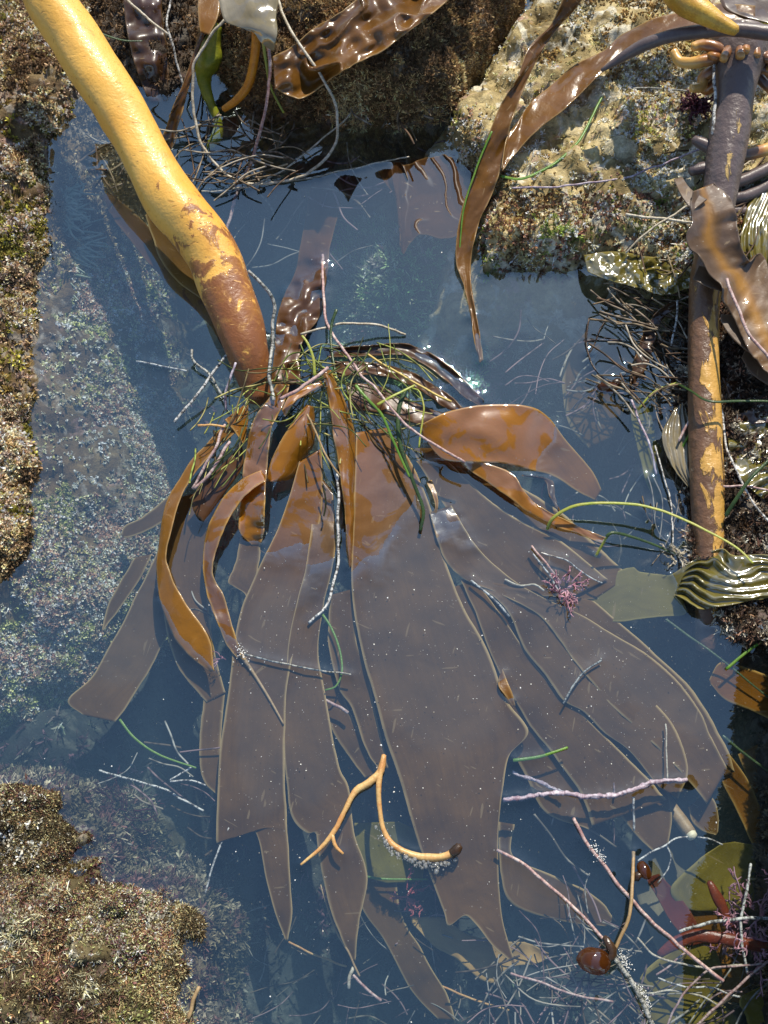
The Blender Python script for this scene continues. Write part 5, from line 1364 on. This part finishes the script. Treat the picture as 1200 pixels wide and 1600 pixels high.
def anemone(px, py, z, label, seed, rpx=48, n=120, d0=(1, 0)):
    r = np.random.default_rng(seed)
    geos = []
    for k in range(n):
        a = r.normal(0, 1.0)
        ca = math.atan2(-d0[1], d0[0]) + a
        L = rpx * r.uniform(.5, 1.1)
        x0, y0 = px + r.normal(0, 9), py + r.normal(0, 16)
        pts = [(x0, y0, z * 1000 + 4)]
        for q in (.35, .7, 1.0):
            pts.append((x0 + math.cos(ca + q * r.normal(0, .3)) * L * q, y0 - math.sin(ca) * L * q, z * 1000 + 4 + 12 * math.sin(q * 2.2) * r.uniform(.4, 1.1)))
        geos.append(tube_geo(pts, [2.6, 2.3, 1.9, 1.0], sides=5, n=9, cap=False))
    disc = tube_geo([(px, py, z * 1000 - 14), (px, py, z * 1000 - 4), (px, py, z * 1000 + 4)], [20, 18, 15], sides=16, n=8, lump=.1)
    V, F, A = join(geos)
    r_ = root('sea_anemone', label, 'anemone', at(px, py, z))
    build('tentacles', V, F, M['anemone'], r_, A)
    V, F, A = disc
    build('column', V, F, M['dkgreen'], r_, A)


anemone(90, 320, -.030, 'pale green anemone under water near the top of the left ledge', 21, 48, 130, (1, -.2))
anemone(98, 385, -.040, 'pale green anemone just below the other, its tentacles swept to the right', 22, 60, 110, (1, .45))

# limpet on the boulder
lc = (965, 232)
lz = float(rock_z(*lc)[0])
LC = at(*lc, lz); ls = scale_at(*lc, lz)
th = np.linspace(0, 2 * np.pi, 64, endpoint=False)
rr_ = np.linspace(0, 1, 12)
Vl = [[LC[0], LC[1] + 4 * ls, LC[2] + 17 * ls]]
for q in rr_[1:]:
    rib = 1 + .06 * np.sin(th * 14) * q + .03 * np.sin(th * 5)
    for a, b in zip(th, rib):
        Vl.append([LC[0] + 32 * ls * q * b * math.cos(a), LC[1] + 4 * ls * (1 - q) + 24 * ls * q * b * math.sin(a), LC[2] + 17 * ls * (1 - q ** 1.5) + .8 * ls * math.sin(q * 30) - (.008 if q == 1 else 0)])
Vl = np.array(Vl)
ix = 1 + np.arange(11 * 64).reshape(11, 64); nx = np.roll(ix, -1, 1)
Fl = [np.stack([ix[:-1], ix[1:], nx[1:], nx[:-1]], -1).reshape(-1, 4), np.stack([np.zeros(64, int), ix[0], nx[0]], -1)]
M['limpet'] = mat_rock('limpet_shell', [(.3, (.20, .16, .08)), (.5, (.42, .36, .22)), (.7, (.62, .56, .40))], 60, crust_amt=.3, bumpd=.003)
tag(build('limpet', Vl, Fl, M['limpet']), 'ribbed oval limpet stuck on the middle of the pale boulder', 'limpet')

# a few loose pebbles on the bottom
for k, (px, py, rx, z, lb) in enumerate([(570, 1345, 22, -.12, 'rounded grey pebble on the bottom under the second broad blade'), (385, 1395, 16, -.12, 'small pale stone on the bottom left of the left broad blade tip'),
                                          (1020, 690, 30, -.10, 'smooth grey green cobble in the right side of the pool')]):
    c = at(px, py, z); s = scale_at(px, py, z)
    V = IVs * np.array([rx, rx * .8, rx * .5]) * s * (1 + .16 * fbm(IVs * 1.3, 1, 3, k))[:, None] + c
    tag(build('pebble', V, [IFs], M['bed']), lb, 'pebble')

# ------------------------------------------------------------------ algal turf on the rocks
GOLD = [(.15, .095, .05), (.34, .24, .12), (.52, .40, .20), (.38, .26, .16), (.64, .52, .32), (.27, .18, .12), (.52, .40, .32)]
OLIVE = [(.16, .14, .03), (.34, .30, .05), (.22, .15, .04)]
PINKW = [(.44, .27, .19), (.62, .49, .29), (.34, .19, .14), (.72, .60, .40), (.48, .43, .17), (.20, .13, .09), (.60, .43, .30), (.30, .31, .11)]
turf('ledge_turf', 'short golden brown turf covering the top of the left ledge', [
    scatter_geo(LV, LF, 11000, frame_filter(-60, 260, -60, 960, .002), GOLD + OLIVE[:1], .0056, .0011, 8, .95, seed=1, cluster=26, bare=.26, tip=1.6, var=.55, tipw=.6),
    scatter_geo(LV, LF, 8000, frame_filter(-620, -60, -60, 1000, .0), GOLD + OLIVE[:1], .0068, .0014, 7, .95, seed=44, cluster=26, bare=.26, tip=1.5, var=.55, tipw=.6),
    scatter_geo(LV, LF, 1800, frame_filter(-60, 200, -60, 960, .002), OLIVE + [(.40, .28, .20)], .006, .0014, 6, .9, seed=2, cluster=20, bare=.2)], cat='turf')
turf('sunken_turf', 'pale pinkish coralline turf on the sunken flank of the left ledge', [
    scatter_geo(LV, LF, 17000, frame_filter(-60, 330, 380, 1260, -.19, -.003), PINKW, .0038, .0009, 9, 1.0, seed=3, cluster=26, tip=1.8, bare=.18, var=.6, tipw=.95),
    scatter_geo(LV, LF, 900, frame_filter(-60, 330, 480, 1260, -.12, -.006), [(.66, .62, .46), (.56, .56, .30), (.70, .64, .56)], .0048, .0008, 12, 1.0, seed=4, cluster=16, tip=1.4, tipw=.8),
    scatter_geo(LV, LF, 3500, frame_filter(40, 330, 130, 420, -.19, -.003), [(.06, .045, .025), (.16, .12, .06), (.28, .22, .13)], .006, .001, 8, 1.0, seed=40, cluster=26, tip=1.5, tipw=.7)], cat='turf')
SHAG = [(.07, .05, .026), (.18, .14, .07), (.44, .38, .18), (.28, .16, .08), (.12, .05, .045), (.54, .48, .28), (.20, .21, .07), (.12, .05, .055), (.38, .34, .28)]
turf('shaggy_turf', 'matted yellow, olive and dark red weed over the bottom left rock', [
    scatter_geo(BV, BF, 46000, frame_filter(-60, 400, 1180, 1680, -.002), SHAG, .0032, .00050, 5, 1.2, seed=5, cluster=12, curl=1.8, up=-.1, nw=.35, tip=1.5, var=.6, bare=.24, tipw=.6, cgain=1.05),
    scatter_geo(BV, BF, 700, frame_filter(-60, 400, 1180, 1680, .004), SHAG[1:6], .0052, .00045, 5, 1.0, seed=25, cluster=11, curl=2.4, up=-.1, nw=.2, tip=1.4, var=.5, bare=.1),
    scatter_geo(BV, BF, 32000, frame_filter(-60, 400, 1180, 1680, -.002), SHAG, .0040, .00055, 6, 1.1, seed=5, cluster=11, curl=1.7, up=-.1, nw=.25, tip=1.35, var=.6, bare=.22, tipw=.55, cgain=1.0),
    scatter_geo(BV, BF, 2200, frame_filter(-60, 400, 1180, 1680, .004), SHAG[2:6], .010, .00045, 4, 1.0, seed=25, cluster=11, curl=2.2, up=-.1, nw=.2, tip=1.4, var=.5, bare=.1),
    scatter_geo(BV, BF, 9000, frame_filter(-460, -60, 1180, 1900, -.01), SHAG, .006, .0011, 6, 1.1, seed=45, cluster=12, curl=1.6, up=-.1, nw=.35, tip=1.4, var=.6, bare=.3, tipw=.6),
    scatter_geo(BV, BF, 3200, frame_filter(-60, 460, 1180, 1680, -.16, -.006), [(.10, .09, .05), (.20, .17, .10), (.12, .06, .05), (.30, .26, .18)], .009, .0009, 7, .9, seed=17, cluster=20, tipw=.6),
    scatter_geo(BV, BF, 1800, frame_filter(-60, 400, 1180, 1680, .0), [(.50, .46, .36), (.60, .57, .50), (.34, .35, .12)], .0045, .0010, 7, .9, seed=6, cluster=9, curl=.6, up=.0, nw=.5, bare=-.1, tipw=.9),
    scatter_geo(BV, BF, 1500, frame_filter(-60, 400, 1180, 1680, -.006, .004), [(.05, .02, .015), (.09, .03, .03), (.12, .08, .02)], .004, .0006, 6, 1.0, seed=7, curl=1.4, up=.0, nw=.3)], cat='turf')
FUZZ = [(.10, .06, .03), (.22, .13, .06), (.38, .26, .11), (.28, .16, .07), (.50, .37, .18)]
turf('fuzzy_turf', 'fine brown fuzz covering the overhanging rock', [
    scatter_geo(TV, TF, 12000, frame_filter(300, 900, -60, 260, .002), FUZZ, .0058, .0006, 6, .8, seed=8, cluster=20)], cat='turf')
CREAM = [(.30, .20, .08), (.66, .54, .30), (.82, .75, .52), (.76, .63, .38), (.50, .34, .14), (.80, .73, .58), (.56, .33, .22), (.36, .32, .08)]
turf('coralline_turf', 'stubby cream and pink coralline turf on the pale boulder', [
    scatter_geo(DV, DF, 9000, frame_filter(690, 1260, -60, 500, .002), CREAM, .0034, .0009, 8, .95, seed=9, cluster=14, tip=1.6, bare=.05, tipw=.9, var=.55),
    scatter_geo(DV, DF, 1100, frame_filter(760, 1260, 60, 480, .004), [(.74, .66, .42), (.58, .50, .22), (.76, .70, .55)], .0065, .0007, 9, .9, seed=10, cluster=16, tip=1.3, curl=1.0),
    scatter_geo(DV, DF, 1600, frame_filter(720, 1260, 300, 500, -.01), [(.12, .06, .03), (.30, .16, .10), (.20, .09, .06), (.16, .20, .04)], .005, .0008, 7, .9, seed=11, cluster=24, tipw=.6)], cat='turf')
turf('bank_turf', 'dark brown and pale flecked turf on the right bank', [
    scatter_geo(EV, EF, 5500, frame_filter(1030, 1280, 430, 1060, -.02), [(.03, .02, .012), (.09, .05, .025), (.30, .24, .17), (.05, .03, .02), (.16, .09, .06), (.40, .36, .28)], .007, .0009, 6, .9, seed=12, cluster=40),
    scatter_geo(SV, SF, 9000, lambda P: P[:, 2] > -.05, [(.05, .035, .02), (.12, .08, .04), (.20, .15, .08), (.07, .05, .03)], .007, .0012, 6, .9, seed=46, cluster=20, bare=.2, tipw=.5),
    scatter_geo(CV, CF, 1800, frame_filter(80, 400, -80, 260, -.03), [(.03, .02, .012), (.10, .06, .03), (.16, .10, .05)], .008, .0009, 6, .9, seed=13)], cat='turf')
BEDP = [(.04, .045, .04), (.07, .075, .06), (.13, .10, .085), (.09, .11, .07), (.22, .21, .16), (.10, .05, .06)]
turf('bed_weed', 'low fuzzy weed on the bottom of the pool', [
    scatter_geo(GV, GF, 9000, frame_filter(-40, 1240, 150, 1660, -.5, -.03), BEDP, .013, .0013, 5, .9, seed=14, cluster=12, curl=.8),
    scatter_geo(GV, GF, 2600, frame_filter(520, 760, 340, 620, -.5, -.03), [(.18, .36, .12), (.34, .48, .20), (.46, .54, .32), (.20, .18, .16)], .012, .0014, 6, .9, seed=15, cluster=16),
    scatter_geo(GV, GF, 2000, frame_filter(700, 1020, 420, 700, -.5, -.03), [(.34, .36, .26), (.52, .52, .40), (.20, .26, .18), (.34, .22, .22)], .011, .0014, 6, .9, seed=16, cluster=16)], cat='weed')


# ------------------------------------------------------------------ tangled twigs and grass that nobody could count
def tangle(name, label, cat, boxes, mats, seed, mat='turf'):
    r = np.random.default_rng(seed)
    geos = []
    for (x0, y0, x1, y1, z0, z1, n, rad, Lp, curl, angs) in boxes:
        for k in range(n):
            x, y = r.uniform(x0, x1), r.uniform(y0, y1)
            a = r.normal(angs[0], angs[1]) if angs else r.uniform(0, math.pi)
            L = Lp * r.uniform(.4, 1.2)
            za, zb = r.uniform(z0, z1), r.uniform(z0, z1)
            b1, b2 = r.normal(0, curl, 2)
            pts = []
            for q in (-.5, -.18, .18, .5):
                off = b1 * L * (q * q - .08) + b2 * L * q ** 3
                pts.append((x + math.cos(a) * L * q - math.sin(a) * off, y + math.sin(a) * L * q + math.cos(a) * off, (za + (zb - za) * (q + .5) + 10 * curl * (.25 - q * q) * (1 if z0 > 0 else 0))))
            g = tube_geo(pts, rad * r.uniform(.6, 1.2), sides=5, n=14, cap=False)
            c = np.array(mats[r.integers(len(mats))]) * r.uniform(.7, 1.25)
            band = np.where(vnoise(np.c_[g[2]['along'] * 300, np.full(len(g[0]), k), np.zeros(len(g[0]))], seed) > .25, .35, 1.0) if mat == 'turf' else 1
            geos.append((g[0], g[1], {'tint': np.clip(c[None] * np.broadcast_to(band, (len(g[0]),))[:, None], 0, .8)}))
    V, F, A = join(geos)
    o = build(name, V, F, M[mat], None, A)
    return tag(o, label, cat, None, 'stuff')


STICK = [(.34, .31, .25), (.22, .19, .14), (.28, .19, .19), (.40, .38, .33), (.12, .09, .06), (.24, .16, .16)]
tangle('twig_litter', 'criss-crossing pale twigs lying on the bottom of the pool', 'twigs', [
    (760, 1470, 1010, 1640, -45, -8, 64, 1.5, 130, .35, None), (860, 1200, 960, 1480, -45, -10, 11, 1.5, 120, .35, (1.3, .35)), (560, 1420, 760, 1640, -110, -50, 40, 1.2, 90, .4, None),
    (310, 1420, 560, 1640, -120, -90, 24, 1.1, 90, .4, None), (1000, 1500, 1240, 1660, -50, -15, 34, 1.5, 130, .4, (-.6, .5)), (790, 500, 1010, 640, -70, -4, 34, 1.4, 90, .35, (-.6, .5)),
    (170, 1160, 340, 1330, -60, -20, 16, 1.6, 70, .4, (.4, .5)), (300, 780, 420, 960, -50, -12, 12, 1.6, 80, .4, (1.0, .5)), (520, 220, 720, 330, -50, -6, 16, 1.4, 90, .4, (.1, .3)),
    (350, 220, 560, 420, -70, -14, 12, 1.3, 110, .4, None), (840, 640, 1010, 860, -90, -40, 26, 1.5, 90, .4, None), (860, 1380, 1000, 1560, -30, -4, 20, 1.3, 90, .35, (.5, .5))], STICK, 31)
tangle('crevice_litter', 'dead brown stems jammed in the crevice at the foot of the boulder', 'twigs', [
    (960, 440, 1085, 620, 4, 30, 70, 1.5, 95, .4, (.45, .45)), (1085, 230, 1200, 400, 20, 70, 50, 1.4, 90, .45, (-.5, .5)), (1000, 340, 1090, 440, 10, 40, 22, 1.4, 80, .45, (.4, .5)), (1010, 600, 1080, 860, -10, 8, 26, 1.3, 80, .45, (1.3, .4)),
    (265, 180, 450, 290, 2, 26, 50, 1.3, 90, .5, (-.35, .5)), (150, 200, 260, 300, -12, 4, 26, 1.8, 60, .25, None), (560, 120, 700, 210, 4, 40, 14, 1.6, 60, .45, (1.2, .5))],
    [(.20, .14, .08), (.34, .26, .16), (.12, .07, .04), (.26, .20, .14), (.42, .36, .27)], 32)
GRS = [(.24, .30, .06), (.42, .44, .10), (.52, .46, .16), (.34, .36, .08), (.10, .13, .03), (.30, .34, .07), (.03, .035, .012), (.40, .36, .13), (.09, .06, .025), (.16, .12, .05), (.04, .05, .03), (.07, .09, .02)]
tangle('grass_tangle', 'tangle of surfgrass and stringy weed caught in the crown of the big kelp', 'grass', [
    (355, 600, 420, 690, 20, 52, 12, 1.2, 110, .5, (-.9, .5)), (440, 560, 560, 670, 22, 58, 40, 1.2, 90, .6, (-.7, .8)), (460, 640, 530, 740, 14, 44, 7, 1.2, 90, .5, (1.35, .3)), (300, 640, 380, 760, 20, 44, 12, 1.3, 80, .2, (-1.0, .25)),
    (540, 560, 640, 660, 8, 44, 18, 1.2, 100, .5, (.6, .5)), (380, 540, 520, 640, 30, 60, 12, 1.0, 100, .6, (-.5, .6)), (505, 700, 535, 820, 4, 30, 4, 1.4, 90, .2, (1.5, .2)), (560, 640, 660, 700, 4, 30, 10, 1.2, 80, .5, (.8, .5))], GRS, 33)

# specks of grit drifting on the surface and lying on the blades just under it
ns = 3200
sx = np.r_[rng.uniform(60, 1130, 1000), rng.normal(520, 150, 1300), rng.normal(930, 120, 900)]
sy = np.r_[rng.uniform(220, 1600, 1000), rng.normal(1080, 190, 1300), rng.normal(1060, 130, 900)]
C = at(sx, sy, np.full(ns, .0006))
rad = rng.gamma(1.2, .00017, ns).clip(.00016, .0011)
ang = np.linspace(0, 2 * np.pi, 6, endpoint=False)
V = C[:, None, :] + np.stack([np.cos(ang), np.sin(ang), np.zeros(6)], -1)[None] * rad[:, None, None] * rng.uniform(.5, 1.4, (ns, 6, 1))
V2 = C[:, None, :] + np.array([0, 0, .0004]) + (V - C[:, None, :]) * .6
VV = np.concatenate([V, V2], 1).reshape(-1, 3)
i0 = (np.arange(ns) * 12)[:, None]
FF = [np.concatenate([np.stack([i0[:, 0] + k, i0[:, 0] + (k + 1) % 6, i0[:, 0] + 6 + (k + 1) % 6, i0[:, 0] + 6 + k], -1) for k in range(6)]), i0 + np.arange(6, 12)]
tint = np.repeat(np.array([(.7, .68, .6), (.5, .46, .38), (.62, .62, .6)])[rng.integers(0, 3, ns)], 12, 0)
tag(build('floating_specks', VV, FF, M['speck'], None, {'tint': tint}, smooth=False), 'fine pale grit drifting all over the pool', 'grit', None, 'stuff')

# ------------------------------------------------------------------ the water: a closed body with a faintly rippled, clinging surface
def water():
    pts = np.vstack(CONTACT)
    key = np.unique(np.round(pts[:, :2] / .0012).astype(int), axis=0)
    kd = kdtree.KDTree(len(key))
    for i, (a, b) in enumerate(key): kd.insert((a * .0012, b * .0012, 0), i)
    kd.balance()
    core_x = np.arange(-.60, .601, .0027); core_y = np.arange(-.58, .86, .0027)
    gx = np.concatenate([[-1.35, -1.0, -.8], core_x, [.8, 1.0, 1.35]]); gy = np.concatenate([[-1.4, -1.0, -.75], core_y, [1.05, 1.3, 1.5]])
    X, Y = np.meshgrid(gx, gy, indexing='ij')
    P = np.c_[X.ravel(), Y.ravel()]
    d = np.array([kd.find((x, y, 0))[2] for x, y in P])
    z = .0025 * np.exp(-d / .0050) + .00025 * fbm(P, 9, 2, 77)
    n, m = X.shape
    V = np.c_[P, z]
    idx = np.arange(n * m).reshape(n, m)
    top = np.stack([idx[:-1, :-1], idx[1:, :-1], idx[1:, 1:], idx[:-1, 1:]], -1).reshape(-1, 4)
    per = np.concatenate([idx[:, 0], idx[-1, 1:], idx[-2::-1, -1], idx[0, -2:0:-1]])
    Vb = V[per].copy(); Vb[:, 2] = -.5
    b0 = len(V)
    k = len(per)
    i = np.arange(k); j = (i + 1) % k
    side = np.stack([per[i], b0 + i, b0 + j, per[j]], -1)
    c = len(V) + k
    bot = np.stack([np.full(k, c), b0 + j, b0 + i], -1)
    V = np.vstack([V, Vb, [[0, 0, -.5]]])
    m_, nt = new_mat('sea_water')
    t = N(nt, 'BsdfTransparent'); t.inputs[0].default_value = (.93, .97, .985, 1)
    g = N(nt, 'BsdfGlossy', Roughness=0.0); g.inputs[0].default_value = (.86, 1, 1, 1)
    f = N(nt, 'Fresnel', IOR=WATER_IOR)
    # the same reflectance from below: no refraction is traced, so no total reflection either
    geo = nt.nodes.new('ShaderNodeNewGeometry')
    ior = math_(nt, 'ADD', WATER_IOR, math_(nt, 'MULTIPLY', geo.outputs['Backfacing'], 1 / WATER_IOR - WATER_IOR))
    nt.links.new(ior, f.inputs['IOR'])
    mx = nt.nodes.new('ShaderNodeMixShader')
    nt.links.new(f.outputs[0], mx.inputs[0]); nt.links.new(t.outputs[0], mx.inputs[1]); nt.links.new(g.outputs[0], mx.inputs[2])
    o_ = nt.nodes.new('ShaderNodeOutputMaterial')
    nt.links.new(mx.outputs[0], o_.inputs[0])
    va = N(nt, 'VolumeAbsorption', Density=2.0)
    va.inputs['Color'].default_value = (.28, .58, .62, 1)
    vs = N(nt, 'VolumeScatter', Density=.62)
    vs.inputs['Color'].default_value = (.50, .80, .90, 1)
    ad = nt.nodes.new('ShaderNodeAddShader')
    nt.links.new(va.outputs[0], ad.inputs[0]); nt.links.new(vs.outputs[0], ad.inputs[1])
    nt.links.new(ad.outputs[0], o_.inputs['Volume'])
    o = build('water', V, [top, side, bot], m_, None, None, True, (0, 0, 0))
    tag(o, 'still clear pool water mirroring blue sky', None, None, 'structure')


WATER_IOR = 2.32
water()
for o in scene.objects:
    if '_org' in o: del o['_org']
